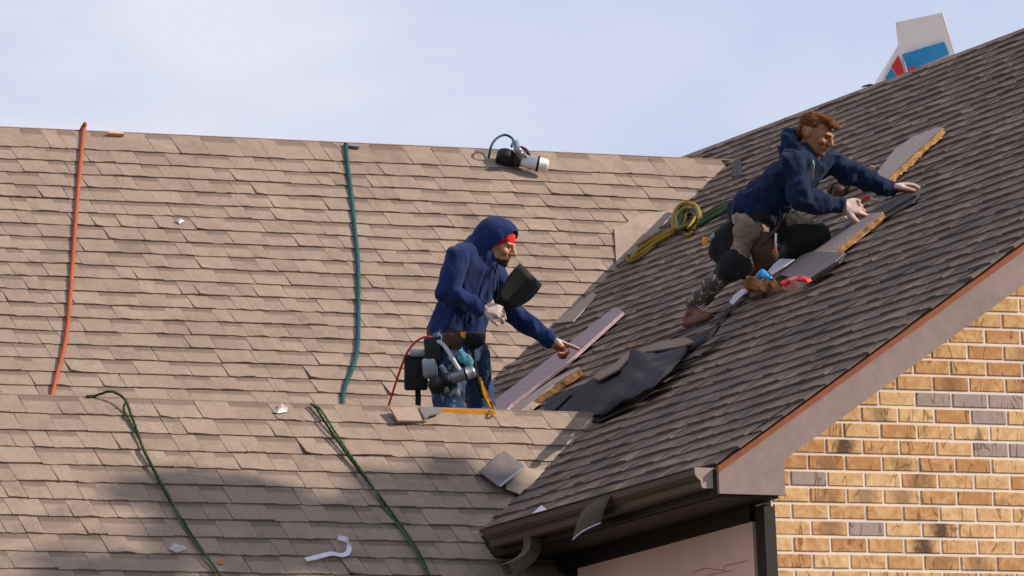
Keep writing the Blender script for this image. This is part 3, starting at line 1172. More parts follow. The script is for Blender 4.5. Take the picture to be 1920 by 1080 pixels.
# gloves
knit = lambda w, nrm: (lambda p, n: 1 if n.dot(nrm) > 0.15 else 0)
g = hand(Flesh(), wr_r, hd_r, (-CU * 0.55 - N_ * 0.85), (0.62, 0.66, 0.70, 0.72), 0.92, (0.45, 0.25), -1, 1.12)
g.cap(wr_r - hd_r * 0.01, 0.030, wr_r + hd_r * 0.02, 0.027)
g.build('glove', [M['glove'], M['glove_palm']], A, 0.0042, 2, matfn=knit(0, (-CU * 0.4 - N_).normalized()))
g = hand(Flesh(), wr_l, hd_l, (N_ * 0.75 - CU * 0.6), (0.06, 1.05, 1.15, 1.20), 0.98, (0.35, 0.6), -1, 1.15)
g.cap(wr_l - hd_l * 0.01, 0.031, wr_l + hd_l * 0.02, 0.028)
g.build('glove', [M['glove'], M['glove_palm']], A, 0.0042, 2, matfn=knit(0, (N_ * 0.6 - CU * 0.5 + CR * 0.35).normalized()))

# tool belt
wc = ja(855, 628, 0.02)
bel = empty('tool_belt', wc)
bel.parent = A
bel.matrix_parent_inverse = Matrix.Translation(-Vector(A['_w']))
ring = []
for i in range(25):
    a = 2 * math.pi * i / 24
    ring.append(wc + CR * 0.152 * math.cos(a) + N_ * 0.150 * math.sin(a) - CU * (0.02 * math.cos(a) - 0.0))
ribbon('belt_strap', ring, 0.055, 0.008, M['leather'], bel, side=CU, dense=0)
rbox('pouch', ja(780, 698, 0.12), CR, CU, (0.062, 0.095, 0.05), M['black'], bel, 0.014)
rbox('pouch_flap', ja(784, 662, 0.14), CR, CU, (0.045, 0.020, 0.045), M['steel'], bel, 0.010)
ribbon('hanging_strap', [ja(783, 725, 0.12), ja(784, 745, 0.12), ja(784, 760, 0.12)], 0.030, 0.004, M['black'], bel, side=CR)
rbox('pouch', ja(812, 655, 0.19), CR + CU * 0.1, CU, (0.045, 0.065, 0.035), M['rubber'], bel, 0.014)
rbox('pouch', ja(848, 640, 0.20), CR - CU * 0.2, CU, (0.055, 0.035, 0.03), M['leather'], bel, 0.014)
rbox('pouch', ja(893, 634, 0.14), CR - CU * 0.1, CU, (0.05, 0.032, 0.035), M['black'], bel, 0.012)
rbox('pouch', ja(806, 690, 0.2), CR + CU * 0.1, CU, (0.04, 0.055, 0.03), M['steel'], bel, 0.02)
tube('leg_strap', [ja(886, 650, 0.13), ja(889, 680, 0.14), ja(896, 715, 0.13), ja(905, 745, 0.1)], 0.012, M['black'], bel)
tube('karabiner', [ja(823, 624, 0.205), ja(828, 632, 0.21), ja(826, 644, 0.21), ja(821, 636, 0.205), ja(823, 624, 0.205)], 0.004, M['steel_white'], bel)
rbox('buckle', ja(868, 628, 0.205), CR, CU, (0.012, 0.016, 0.004), M['yellow'], bel, 0.003)
# bunched teal rag on the thigh
b = Flesh()
for i in range(5):
    b.cap(ja(852 + i * 4, 652 + i * 3, 0.175), 0.022, ja(866 + i * 3, 672 + i * 2, 0.185), 0.024)
b.build('rag', M['teal_cloth'], bel, 0.007, 2, cloth_fold(0.010, 30))


# ------------------------------------------------------------------ coil nail gun
def nail_gun(c, x, y, k, label, body_m, near=1):
    """c centre, x along the cylinder, y towards the nose"""
    x = Vector(x).normalized()
    y = (Vector(y) - x * x.dot(Vector(y))).normalized()
    z = x.cross(y)
    c = Vector(c)
    t = empty('nail_gun', c - Vector((0, 0, 0.05)), label, 'nail gun')
    Q = lambda a, b_, e: c + (x * a + y * b_ + z * e) * k
    def lathe(nm, axis0, axis1, prof, m, par=t, n=18):
        d = (axis1 - axis0)
        mb = MB()
        pts = [axis0 + d * q[0] for q in prof]
        return mb.tube(pts, [q[1] * k for q in prof], n).build(nm, m, par, True)
    lathe('cylinder', Q(-0.02, 0, 0), Q(0.16, 0, 0), [(0, .036), (.02, .041), (.55, .042), (.56, .047), (.64, .047), (.65, .042), (.90, .041), (.97, .034), (1, .015)], body_m)
    lathe('cylinder_ring', Q(0.085, 0, 0), Q(0.10, 0, 0), [(0, .049), (1, .049)], M['rubber'])
    lathe('head', Q(-0.065, 0, 0), Q(-0.015, 0, 0), [(0, .020), (.2, .045), (1, .047)], M['rubber'])
    lathe('magazine', Q(-0.11, 0.01, -0.035), Q(-0.11, 0.01, 0.035), [(0, .045), (.08, .058), (.92, .058), (1, .045)], M['rubber'])
    lathe('magazine_lid', Q(-0.11, 0.01, -0.042), Q(-0.11, 0.01, -0.034), [(0, .030), (1, .040)], M['rubber'])
    MB().tube(catmull([Q(-0.02, 0.0, 0.0), Q(-0.03, -0.05, 0.0), Q(-0.045, -0.105, 0.0)], 5), 0.019 * k, 10).build('grip', M['steel'], t, True)
    MB().tube([Q(0.02, -0.03, 0), Q(0.0, -0.055, 0), Q(-0.02, -0.06, 0)], 0.006 * k, 6).build('trigger', M['leather'], t, True)
    rbox('nose', Q(-0.06, 0.045, 0), x, y, (0.018 * k, 0.035 * k, 0.012 * k), M['steel'], t, 0.004)
    return t


ng = nail_gun(ja(848, 709, 0.235), CR * 0.95 + CU * 0.30, -CU, 0.80, 'silver nail gun hanging at the hooded roofer\'s hip', M['steel'])
tube('hose', [ja(800, 640, 0.19), ja(824, 641, 0.22), ja(840, 658, 0.235), ja(856, 685, 0.245), ja(868, 702, 0.245), ja(878, 712, 0.24)], 0.0115, M['white_hose'], ng)

# red hose looping from his belt down behind the ridge, yellow strap
tag(tube('air_hose', [ja(726, 772, 0.05), ja(731, 752, 0.06), ja(744, 712, 0.10), ja(756, 678, 0.13), ja(764, 660, 0.14), ja(778, 642, 0.15), ja(796, 632, 0.18), ja(812, 634, 0.19), ja(826, 642, 0.21)], 0.0062, M['redcord']),
    'thin red hose looping from the hooded roofer\'s belt down to the ridge', 'hose')
e0 = lambda x, y, h=0.012: on(x, y, LOWER, h)
tag(ribbon('strap', [ja(898, 708, 0.13), ja(906, 728, 0.12), ja(916, 750, 0.10), ja(925, 766, 0.10), e0(929, 776, 0.02), e0(915, 773, 0.012), e0(880, 772, 0.012), e0(850, 770, 0.012), e0(830, 769, 0.012)], 0.021, 0.004, M['yellow'], side=CU * 0.8 + CR * 0.5),
    'bright yellow strap running from the hooded roofer\'s leg along the near ridge', 'strap')
tag(tube('strap', [ja(902, 716, 0.15), ja(906, 736, 0.14), ja(913, 752, 0.12), ja(921, 768, 0.1)], 0.006, M['yellow']), 'short second loop of yellow strap beside his leg', 'strap')

# black shingle sheet in his hand
c = [(975, 493), (1017, 534), (960, 580), (932, 564)]
v, f = [], []
for j in range(7):
    for i in range(7):
        a, bb = i / 6, j / 6
        x = (c[0][0] * (1 - a) + c[1][0] * a) * (1 - bb) + (c[3][0] * (1 - a) + c[2][0] * a) * bb
        y = (c[0][1] * (1 - a) + c[1][1] * a) * (1 - bb) + (c[3][1] * (1 - a) + c[2][1] * a) * bb
        y += 7 * math.sin(math.pi * bb) * (a - 0.5) * 2 * (1 if a > 0.5 else 0.6) * (1 if a > .5 else 1)
        x += (-5 if a < 0.5 else 4) * math.sin(math.pi * bb) * abs(a - 0.5) * 2 + (6 * math.sin(math.pi * a) * bb)
        y += 4 * math.sin(math.pi * a) * bb
        v.append(ja(x, y, 0.24 - 0.07 * math.sin(math.pi * a) + 0.03 * bb))
f = [(j * 7 + i, j * 7 + i + 1, j * 7 + i + 8, j * 7 + i + 7) for j in range(6) for i in range(6)]
M['black_shingle'] = plain('black_shingle_back', (0.008, 0.008, 0.007, 1), 0.75, 0.35, 60)
sh = mesh('shingle_sheet', v, f, M['black_shingle'], smooth=True)
sh.modifiers.new('t', 'SOLIDIFY').thickness = 0.004
tag(sh, 'curved black shingle held up in the hooded roofer\'s gloved hand', 'shingle')

# ------------------------------------------------------------------ the crouching roofer on the wing
B = empty('person', on(1440, 560, WING), 'bareheaded roofer in a dark blue sweatshirt crouching on the steep dark slope', 'person')
DB = 36.86
jb = lambda x, y, near=0.0: pd(x, y, DB - near)
hB = jb(1529, 251, 0.02)
fB = (CR * 0.83 - CU * 0.34 + N_ * 0.42)
uB = (CU * 0.93 + CR * 0.34 + N_ * 0.08)
sh_r, el_r, wr_r = jb(1482, 306, 0.15), jb(1502, 374, 0.20), jb(1578, 386, 0.06)
sh_l, el_l, wr_l = jb(1549, 300, -0.10), jb(1607, 331, -0.10), jb(1668, 355, -0.17)
neck, chest, belly, hips = jb(1508, 284, 0.0), jb(1490, 330, 0.02), jb(1446, 368, 0.02), jb(1412, 405, 0.02)
hip_r, kn_r, an_r = jb(1402, 412, 0.10), jb(1373, 494, 0.10), jb(1303, 572, -0.20)
hip_l, kn_l = jb(1430, 415, -0.06), jb(1530, 443, -0.02)
an_l = on(1445, 490, WING, 0.06)
b = Flesh()
P, ax = head(b, hB, fB, uB, 0.98, neck)
b.hull([(sh_r, 0.055, None), (sh_l, 0.055, None), (neck, 0.06, None), (chest, 0.10, None)])
b.hull([(chest, 0.10, None), (sh_r, 0.05, None), (sh_l, 0.05, None), (belly, 0.10, None)])
b.hull([(belly, 0.08, None), (hip_r, 0.06, None), (hip_l, 0.06, None)])
b.chain([sh_r, el_r, wr_r], [0.050, 0.038, 0.026])
b.chain([sh_l, el_l, wr_l], [0.050, 0.038, 0.026])
b.chain([hip_r, kn_r, an_r], [0.065, 0.045, 0.028])
b.chain([hip_l, kn_l, an_l], [0.065, 0.045, 0.028])
up_l = (CR * 0.85 + CU * 0.1).normalized()
b.hull([(an_r, 0.026, None), (on(1294, 602, WING, 0.030), 0.011, None), (on(1310, 599, WING, 0.030), 0.011, None)])
b.hull([(an_l, 0.034, None), (an_l - CR * 0.08 - CU * 0.04, 0.020, None)])
hd_r = (jb(1618, 388, 0.02) - wr_r).normalized()
hd_l = (jb(1705, 350, -0.20) - wr_l).normalized()
hB_args = (hd_r, (-N_ * 0.9 - CU * 0.3), (0.35, 0.75, 0.85, 0.9), 0.92, (0.55, 0.1), -1)
hL_args = (hd_l, (-CU * 0.9 + N_ * 0.4), (0.45, 0.55, 0.6, 0.6), 0.92, (0.4, 0.5), -1)
hand(b, wr_r, *hB_args)
hand(b, wr_l, *hL_args)
body = b.build('body', M['skin_b'], B, 0.0050, 2)
eyes(P, ax, body, 0.98)
# hair: short at the sides, longer and brushed forward on top
b = Flesh()
b.ball(P(0, -0.020, 0.040), (0.081, 0.097, 0.082), ax)
b.ball(P(0, 0.030, 0.088), (0.060, 0.068, 0.036), ax)
b.ball(P(0, -0.060, 0.0), (0.066, 0.052, 0.070), ax)
b.hull([(P(-0.035, 0.088, 0.078), 0.020, None), (P(0.035, 0.088, 0.078), 0.020, None), (P(0, 0.04, 0.10), 0.03, None)])


def strands(p, n):
    q = Vector(((p - hB).dot(CR) * 30, (p - hB).dot(N_) * 90, (p - hB).dot(CU) * 45))
    return 0.003 * noise.noise(q) + 0.004 * noise.noise(q * 2.3) + 0.004 * noise.noise(q * 4.5) - 0.004


M['hair'] = cloth_mat('brown_hair', (0.022, 0.009, 0.005, 1), (0.20, 0.066, 0.018, 1), 120)
b.build('hair', M['hair'], B, 0.0038, 0, strands)
# sweatshirt
b = Flesh()
b.hull([(sh_r, 0.070, None), (sh_l, 0.068, None), (neck - uB * 0.015, 0.070, None), (chest, 0.115, None)])
b.hull([(chest, 0.118, None), (sh_r - CU * 0.02, 0.070, None), (sh_l - CU * 0.02 - CR * 0.05, 0.055, None), (belly, 0.125, None)])
b.hull([(belly, 0.125, None), (jb(1402, 396, 0.06), 0.106, None), (jb(1425, 398, 0.02), 0.11, None), (jb(1440, 405, -0.04), 0.09, None)])
b.chain([sh_r, sh_r.lerp(el_r, 0.5), el_r, el_r.lerp(wr_r, 0.5), wr_r - hd_r * 0.01], [0.074, 0.072, 0.065, 0.059, 0.044])
b.chain([sh_l, sh_l.lerp(el_l, 0.5), el_l, el_l.lerp(wr_l, 0.5), wr_l - hd_l * 0.01], [0.072, 0.071, 0.066, 0.058, 0.043])
# hood lying on the neck
b.chain([jb(1476, 262, 0.06), jb(1478, 256, 0.0), jb(1490, 256, -0.06), jb(1512, 268, -0.09)], [0.030, 0.036, 0.034, 0.024])
b.chain([jb(1476, 262, 0.06), jb(1490, 280, 0.09), jb(1510, 294, 0.085), jb(1528, 302, 0.05)], [0.032, 0.034, 0.030, 0.020])
b.hull([(jb(1482, 268, 0.04), 0.045, None), (jb(1484, 264, -0.03), 0.045, None), (jb(1480, 285, 0.02), 0.06, None)])
hoodie = b.build('sweatshirt', M['hoodie_dark'], B, 0.0085, 3, cloth_fold(0.017, 12, (1, 1, 1), 4.0))
tube('cord', [jb(1524, 300, 0.13), jb(1526, 315, 0.14), jb(1522, 340, 0.14)], 0.0035, M['steel'], hoodie)
tube('cuff', [wr_r - hd_r * 0.026, wr_r - hd_r * 0.004], [0.043, 0.040], plain('bright_blue_cuff', (0.012, 0.06, 0.28, 1), 0.9), hoodie, 14, 0)
tube('cuff', [wr_l - hd_l * 0.026, wr_l - hd_l * 0.004], [0.041, 0.038], bpy.data.materials['bright_blue_cuff'], hoodie, 14, 0)
# trousers
b = Flesh()
b.hull([(jb(1402, 420, 0.08), 0.090, None), (jb(1432, 424, -0.05), 0.085, None), (jb(1412, 412, 0.02), 0.090, None)])
b.chain([hip_r.lerp(kn_r, 0.12), hip_r.lerp(kn_r, 0.5), kn_r, kn_r.lerp(an_r, 0.5), an_r], [0.090, 0.080, 0.064, 0.056, 0.046])
b.chain([hip_l, hip_l.lerp(kn_l, 0.5), kn_l], [0.098, 0.095, 0.075])
b.chain([kn_l, kn_l.lerp(an_l, 0.5), an_l], [0.070, 0.066, 0.050])
kz = jb(1364, 503, 0.05)
axl = (an_r - kn_r).normalized()
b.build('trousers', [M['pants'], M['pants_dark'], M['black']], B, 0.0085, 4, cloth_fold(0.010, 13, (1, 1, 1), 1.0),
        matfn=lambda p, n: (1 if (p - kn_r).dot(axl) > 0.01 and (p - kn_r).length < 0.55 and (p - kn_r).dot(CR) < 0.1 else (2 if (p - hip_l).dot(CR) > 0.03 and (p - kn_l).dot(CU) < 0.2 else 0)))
# knee pads
b = Flesh()
b.hull([(kn_r - CU * 0.03 + N_ * 0.02 - CR * 0.012, 0.078, None), (kn_r + CU * 0.02 + N_ * 0.02, 0.080, None), (kn_r + CR * 0.05 + N_ * 0.01 - CU * 0.015, 0.06, None)])
b.build('knee_pad', M['black'], B, 0.009, 3)
b = Flesh()
b.hull([(kn_l, 0.085, None), (kn_l - CR * 0.10 - CU * 0.01, 0.085, None), (kn_l + CR * 0.02 - CU * 0.05, 0.055, None)])
b.build('knee_pad', M['black'], B, 0.009, 3)
# boots
b = Flesh()
toe = on(1327, 594, WING, 0.032)
heel = on(1290, 606, WING, 0.030)
shin = (kn_r - an_r).normalized()
b.cap(an_r + shin * 0.025, 0.047, an_r - CU * 0.035, 0.044)
b.cap(an_r - CU * 0.030, 0.046, heel, 0.034)
b.cap(heel, 0.033, toe, 0.028)
b.cap(an_r - CU * 0.035 + CR * 0.01, 0.040, heel.lerp(toe, 0.72) + CU * 0.006, 0.031)
bt = b.build('boot', M['boot'], B, 0.006, 2)
b = Flesh()
b.cap(heel - WING.n * 0.014, 0.031, toe - WING.n * 0.012, 0.029)
b.build('sole', M['rubber'], bt, 0.006, 1)
tube('boot_collar', [an_r + shin * 0.040, an_r + shin * 0.062], [0.050, 0.051], M['leather'], bt, 14, 0)
MB().prism([heel + WING.n * -0.030 + (heel - toe).normalized() * 0.04 + CR * 0 + N_ * 0.03, toe + WING.n * -0.030 + (toe - heel).normalized() * 0.035 + N_ * 0.03,
            toe + WING.n * -0.030 + (toe - heel).normalized() * 0.035 - N_ * 0.04, heel + WING.n * -0.030 + (heel - toe).normalized() * 0.04 - N_ * 0.04], WING.n * 0.010).build('welt', M['rubber'], bt)
for i in range(5):
    q = an_r.lerp(toe, 0.02 + 0.15 * i) + CR * 0.008 + CU * 0.010 + N_ * (0.047 - 0.003 * i)
    MB().tube([q - CR * 0.016 - CU * 0.004, q + CR * 0.020 + CU * 0.012], 0.0042, 5).build('lace', M['glove'], bt)
b = Flesh()
b.hull([(an_l, 0.046, None), (an_l - CR * 0.10 - CU * 0.05, 0.035, None)])
b.build('boot', M['boot'], B, 0.008, 3)
g = hand(Flesh(), wr_r, hd_r, hB_args[1], hB_args[2], 1.08, hB_args[4], -1, 1.22)
g.cap(wr_r, 0.030, wr_r + hd_r * 0.02, 0.028)
g.build('glove', [M['glove'], M['glove_palm']], B, 0.0042, 2, matfn=knit(0, (-CU * 0.8 + CR * 0.5 - N_ * 0.4).normalized()))
g = hand(Flesh(), wr_l, hd_l, hL_args[1], hL_args[2], 1.08, hL_args[4], -1, 1.22)
g.cap(wr_l, 0.030, wr_l + hd_l * 0.02, 0.028)
g.build('glove', [M['glove'], M['glove_palm']], B, 0.0042, 2, matfn=knit(0, (-CU * 0.8 + CR * 0.4 + N_ * 0.1).normalized()))
# his tool belt
wc = jb(1410, 408, 0.02)
bel = empty('tool_belt', wc)
bel.parent = B
bel.matrix_parent_inverse = Matrix.Translation(-Vector(B['_w']))
ring = []
for i in range(25):
    a = 2 * math.pi * i / 24
    ring.append(wc + (CR * 0.9 + CU * 0.2) * 0.140 * math.cos(a) + N_ * 0.145 * math.sin(a))
ribbon('belt_strap', ring, 0.050, 0.008, M['black'], bel, side=CU - CR * 0.3, dense=0)
b = Flesh()
b.hull([(jb(1352, 445, 0.12), 0.05, None), (jb(1372, 420, 0.14), 0.03, None), (jb(1344, 472, 0.10), 0.05, None), (jb(1362, 490, 0.12), 0.05, None)])
b.build('pouch', M['black'], bel, 0.009, 3)
rbox('tape_measure', jb(1322, 452, 0.12), CR, CU, (0.014, 0.022, 0.02), M['yellow'], bel, 0.006)
rbox('tool', jb(1336, 444, 0.14), CR + CU, CU, (0.018, 0.012, 0.01), M['steel'], bel, 0.005)
for q in ((1374, 410), (1391, 409)):
    ribbon('belt_clip', [jb(q[0], q[1] - 7, 0.175), jb(q[0] + 2, q[1] + 9, 0.17)], 0.012, 0.004, M['glove'], bel, side=CR, dense=0)
b = Flesh()
b.hull([(jb(1436, 445, 0.13), 0.035, None), (jb(1444, 478, 0.12), 0.05, None), (jb(1420, 470, 0.12), 0.04, None), (jb(1425, 495, 0.10), 0.035, None)])
b.build('pouch', M['leather'], bel, 0.009, 3)
tube('pencil', [jb(1455, 437, 0.19), jb(1454, 466, 0.19)], 0.006, M['steel_white'], bel, 6, 0)
tube('pencil_end', [jb(1454, 466, 0.19), jb(1454, 474, 0.19)], 0.0065, M['redcord'], bel, 6, 0)
ribbon('hanging_strap', [jb(1392, 480, 0.14), jb(1393, 500, 0.13), jb(1394, 524, 0.11)], 0.026, 0.004, M['black'], bel, side=CR)
ribbon('hanging_strap', [jb(1464, 405, 0.15), jb(1458, 425, 0.17), jb(1436, 448, 0.17), jb(1420, 462, 0.16)], 0.018, 0.004, M['leather'], bel, side=CU)
# the knife he cuts with
kn = MB().box(jb(1624, 371, 0.03), CR + CU * 0.12, CU, N_, 0.022, 0.010, 0.009).build('knife', M['redcord'])
tag(kn, 'small red handled knife in the crouching roofer\'s lower hand', 'knife')
MB().prism([jb(1631, 368, 0.03), jb(1660, 377, 0.0), jb(1656, 382, 0.0), jb(1631, 375, 0.03)], N_ * -0.002).build('blade', M['steel'], kn)


# ------------------------------------------------------------------ hoses and ropes
M['orange_hose'] = plain('orange_hose', (0.36, 0.070, 0.018, 1), 0.6, 0.25, 40)
M['teal_rope'] = plain('teal_rope', (0.010, 0.075, 0.080, 1), 0.85, 0.4, 90)
M['green_rope'] = plain('green_rope', (0.018, 0.040, 0.014, 1), 0.85, 0.45, 60)
M['green_light'] = plain('pale_green_rope', (0.050, 0.095, 0.030, 1), 0.85, 0.4, 60)
M['yellow_rope'] = plain('yellow_rope', (0.27, 0.155, 0.015, 1), 0.8, 0.35, 50)
M['brown_rope'] = plain('dirty_yellow_rope', (0.17, 0.10, 0.02, 1), 0.8, 0.4, 50)
om = lambda x, y, h=0.02: on(x, y, MAIN, h)
ol = lambda x, y, h=0.022: on(x, y, LOWER, h)
ow = lambda x, y, h=0.02: on(x, y, WING, h)


def twisted(name, pts, r, mats, parent=None, turns=9.0, dense=8, n=3):
    """laid rope: strands wound round each other, one mesh"""
    pts = catmull(pts, dense)
    # resample evenly
    out, acc = [pts[0]], 0
    for a, b_ in zip(pts, pts[1:]):
        d = (b_ - a).length
        k = max(1, int(d / 0.012))
        for i in range(1, k + 1):
            out.append(a.lerp(b_, i / k))
    mb = MB()
    L = 0
    base_ = []
    for i, p in enumerate(out):
        t = (out[min(i + 1, len(out) - 1)] - out[max(i - 1, 0)]).normalized()
        if i:
            L += (p - out[i - 1]).length
        s1 = t.cross(Vector((0.2, 0.3, 1))).normalized()
        s2 = t.cross(s1)
        base_.append((p, s1, s2, L))
    for q in range(n):
        mb.tube([p + (s1 * math.cos(l * turns * 6.28 + q * 6.28 / n) + s2 * math.sin(l * turns * 6.28 + q * 6.28 / n)) * r * 0.52 for p, s1, s2, l in base_], r * 0.62, 6)
    return mb.build(name, mats, parent, True)


pts = [om(157, 236, 0.03)] + [om(*q, 0.016) for q in [(157, 243), (151, 300), (146, 360), (141, 420), (136, 490), (131, 560), (126, 615), (118, 660), (107, 702), (97, 742), (90, 775), (86, 800)]]
tag(tube('hose', [pts[0] + Vector((0, 0.25, -0.13))] + pts, 0.0125, M['orange_hose']), 'orange hose lying straight down the back roof at the far left', 'hose')
pts = [om(*q, 0.016) for q in [(649, 274), (650, 292), (655, 335), (661, 385), (666, 435), (671, 490), (672, 550), (672, 610), (669, 660), (659, 695), (648, 722), (643, 748), (642, 775), (642, 795)]]
tag(twisted('rope', [pts[0] + Vector((0, 0.2, -0.10)), pts[0] + Vector((0, 0.02, 0.004))] + pts, 0.0125, M['teal_rope'], turns=10), 'teal rope hanging over the back ridge and down the tan roof', 'rope')


def green(name, main, side_, label):
    t = empty('rope', ol(*main[len(main) // 2][:2]), label, 'rope', 'green ropes on the near roof')
    twisted('rope_strand', [ol(*q) for q in main], 0.0068, M['green_rope'], t, 8)
    twisted('rope_strand', [ol(*q) for q in side_], 0.0058, M['green_light'], t, 8)
    return t


green('r', [(163, 743, .012), (178, 742, .012), (190, 738, .03), (206, 734, .05), (222, 739, .05), (236, 752, .045), (246, 778, .03), (256, 805, .025), (270, 845, .022), (290, 885, .022), (314, 930, .022), (344, 980, .022), (375, 1026, .022), (402, 1062, .022), (416, 1084, .022), (425, 1100, .02)],
      [(236, 752, .05), (232, 768, .02), (246, 795, .016), (262, 825, .02), (273, 848, .035), (296, 893, .03), (318, 932, .035), (338, 975, .02), (360, 1010, .02), (386, 1042, .035), (412, 1076, .03), (424, 1098, .02)],
      'green rope with a loose loop at its top, left on the near roof')
green('r', [(583, 757, .02), (592, 764, .022), (606, 786, .02), (632, 825, .022), (664, 870, .022), (694, 908, .022), (722, 944, .022), (748, 980, .022), (772, 1015, .022), (790, 1045, .022), (806, 1082, .022), (812, 1100, .02)],
      [(584, 757, .03), (601, 768, .04), (622, 800, .045), (648, 840, .04), (676, 880, .035), (700, 914, .035), (716, 946, .016), (738, 974, .016), (764, 1008, .03), (786, 1044, .03), (804, 1080, .03)],
      'straight doubled green rope on the near roof, nearer the middle')

# bundle of ropes lying in the valley beside the crouching man
t = empty('rope_bundle', ow(1290, 425), 'tangled coil of yellow and green rope lying along the valley', 'rope')
tube('rope_loop', [ow(*q) for q in [(1262, 432, .02), (1240, 440, .02), (1212, 452, .018), (1190, 465, .018), (1176, 476, .018), (1175, 486, .02), (1183, 490, .02), (1200, 483, .02), (1222, 466, .02), (1246, 448, .02), (1265, 436, .03)]], 0.013, M['brown_rope'], t)
tube('rope_loop', [ow(*q) for q in [(1268, 428, .04), (1246, 440, .03), (1220, 454, .03), (1196, 470, .025), (1184, 484, .02), (1200, 476, .03), (1228, 456, .035), (1256, 440, .04)]], 0.012, M['yellow_rope'], t)
rnd = random.Random(3)
for i in range(9):
    a = i * 1.1
    ring = []
    cx_, cy_ = 1290 + rnd.uniform(-8, 8), 412 + rnd.uniform(-6, 6)
    for k in range(13):
        q = 2 * math.pi * k / 12 + a
        x, y = 22 * math.cos(q) * rnd.uniform(0.6, 1.15), 19 * math.sin(q) * rnd.uniform(0.6, 1.15)
        ring.append(ow(cx_ + x * 0.9, cy_ + y - x * 0.45, 0.018 + 0.003 * i + 0.006 * math.sin(q + i)))
    tube('rope_coil', ring, 0.0115, M['yellow_rope'] if i in (2, 7) else (M['green_light'] if i % 3 == 0 else M['green_rope']), t, 7, 3)
tube('rope_coil', [ow(*q) for q in [(1266, 436, .02), (1262, 412, .03), (1270, 391, .035), (1286, 381, .04), (1302, 385, .04), (1310, 396, .04), (1312, 414, .03)]], 0.015, M['yellow_rope'], t)
tube('rope_coil', [ow(*q) for q in [(1272, 430, .04), (1268, 408, .04), (1278, 394, .045), (1292, 390, .045), (1303, 398, .04)]], 0.012, M['yellow_rope'], t)
for i in range(5):
    o_ = i * 3.4 - 7
    tube('rope_length', [ow(1306, 418 + o_, .03), ow(1325, 408 + o_ * 1.1, .03), ow(1346, 396 + o_ * 1.2, .03), ow(1366, 386 + o_, .05), ow(1384, 380 + o_ * 0.6, 0.05), ow(1396, 376 + o_ * 0.5, 0.05)], 0.0105, [M['green_rope'], M['green_light'], M['green_rope'], M['green_light'], M['green_rope']][i], t)

# the second nail gun, lying on the back ridge
pr = om(965, 302, 0.06)
nx = (CR * 0.93 - CU * 0.20).normalized()
ng2 = nail_gun(om(981, 301, 0.07), nx, (-CU * 0.6 - N_ * 0.8), 1.0, 'nail gun with a silver cylinder lying on the back ridge', M['steel_white'])
MB().tube(catmull([om(959, 275, .14), om(962, 262, .14), om(948, 253, .13), om(932, 259, .12), om(922, 272, .10), om(918, 287, .06), om(916, 296, .02)], 6), 0.0075, 8).build('hose', M['teal_rope'], ng2, True)
MB().tube([om(966, 268, .12), om(971, 282, .12), om(980, 296, .10)], 0.022, 10).build('handle', M['steel'], ng2, True)
MB().tube(catmull([om(977, 276, .10), om(986, 281, .12), om(993, 292, .11)], 4), 0.010, 8).build('guard', M['leather'], ng2, True)

# ------------------------------------------------------------------ boards on the wing
def wood(name, c1, c2):
    k = Nodes(name)
    p = k.pos((1.0, 1.0, 1.0))
    a = k.noise(6, 4, 0.6, k.pos((3, 12, 12)), 0.5)
    b_ = k.noise(34, 3, 0.6, p)
    col = k.ramp(k.math('ADD', k.math('MULTIPLY', a, 0.65), k.math('MULTIPLY', b_, 0.35)), 0.35, 0.65, c1, c2)
    k.bump(a, 0.3, 0.004)
    return k.done(col, 0.85, 0, 0.2)


M['board_top'] = wood('sky_lit_board_face', (0.26, 0.19, 0.160, 1), (0.46, 0.355, 0.31, 1))  # upper faces: the greyish sky light is put into the wood colour
M['board_lilac'] = wood('sky_lit_lilac_batten', (0.24, 0.165, 0.175, 1), (0.35, 0.255, 0.270, 1))  # lilac of the sky light put into the batten's colour
M['board_edge'] = wood('sunlit_yellow_edge', (0.13, 0.060, 0.022, 1), (0.42, 0.235, 0.090, 1))  # side faces: warm sunlight put into the wood colour


def board(top, th, h, label, m=None, chips=0.006, edge=None):
    """flat board: outline of its upper face on the slope, thickness, chipped lower edge (the edge's own piece)"""
    t = empty('board', ow(*top[0]), label, 'board')
    P_ = [on(x, y, WING, h) for x, y in top]
    MB().prism(P_, WING.n * -th).build('board_face', m or M['board_top'], t)
    if edge:
        a, b_ = [on(x, y, WING, h) for x, y in edge]
        n = int((b_ - a).length / 0.03)
        d = (b_ - a).normalized()
        out = d.cross(WING.n)
        if out.dot(N_) < 0:
            out = -out
        r = random.Random(len(label))
        v, f = [], []
        for i in range(n + 1):
            p = a.lerp(b_, i / n)
            j, q = r.uniform(0, chips), r.uniform(-chips, chips) * 0.7
            v += [p + out * (0.003), p + out * (0.008 + j) + WING.n * -0.003, p + out * (0.006 + j * 0.5) - WING.n * (th * 0.95 + q), p - WING.n * (th + 0.002)]
        for i in range(n):
            for k in range(4):
                f.append((i * 4 + k, i * 4 + 4 + k, i * 4 + 4 + (k + 1) % 4, i * 4 + (k + 1) % 4))
        f += [(0, 1, 2, 3), tuple(n * 4 + k for k in (3, 2, 1, 0))]
        mesh('board_edge', v, f, M['board_edge'], t)
    return t


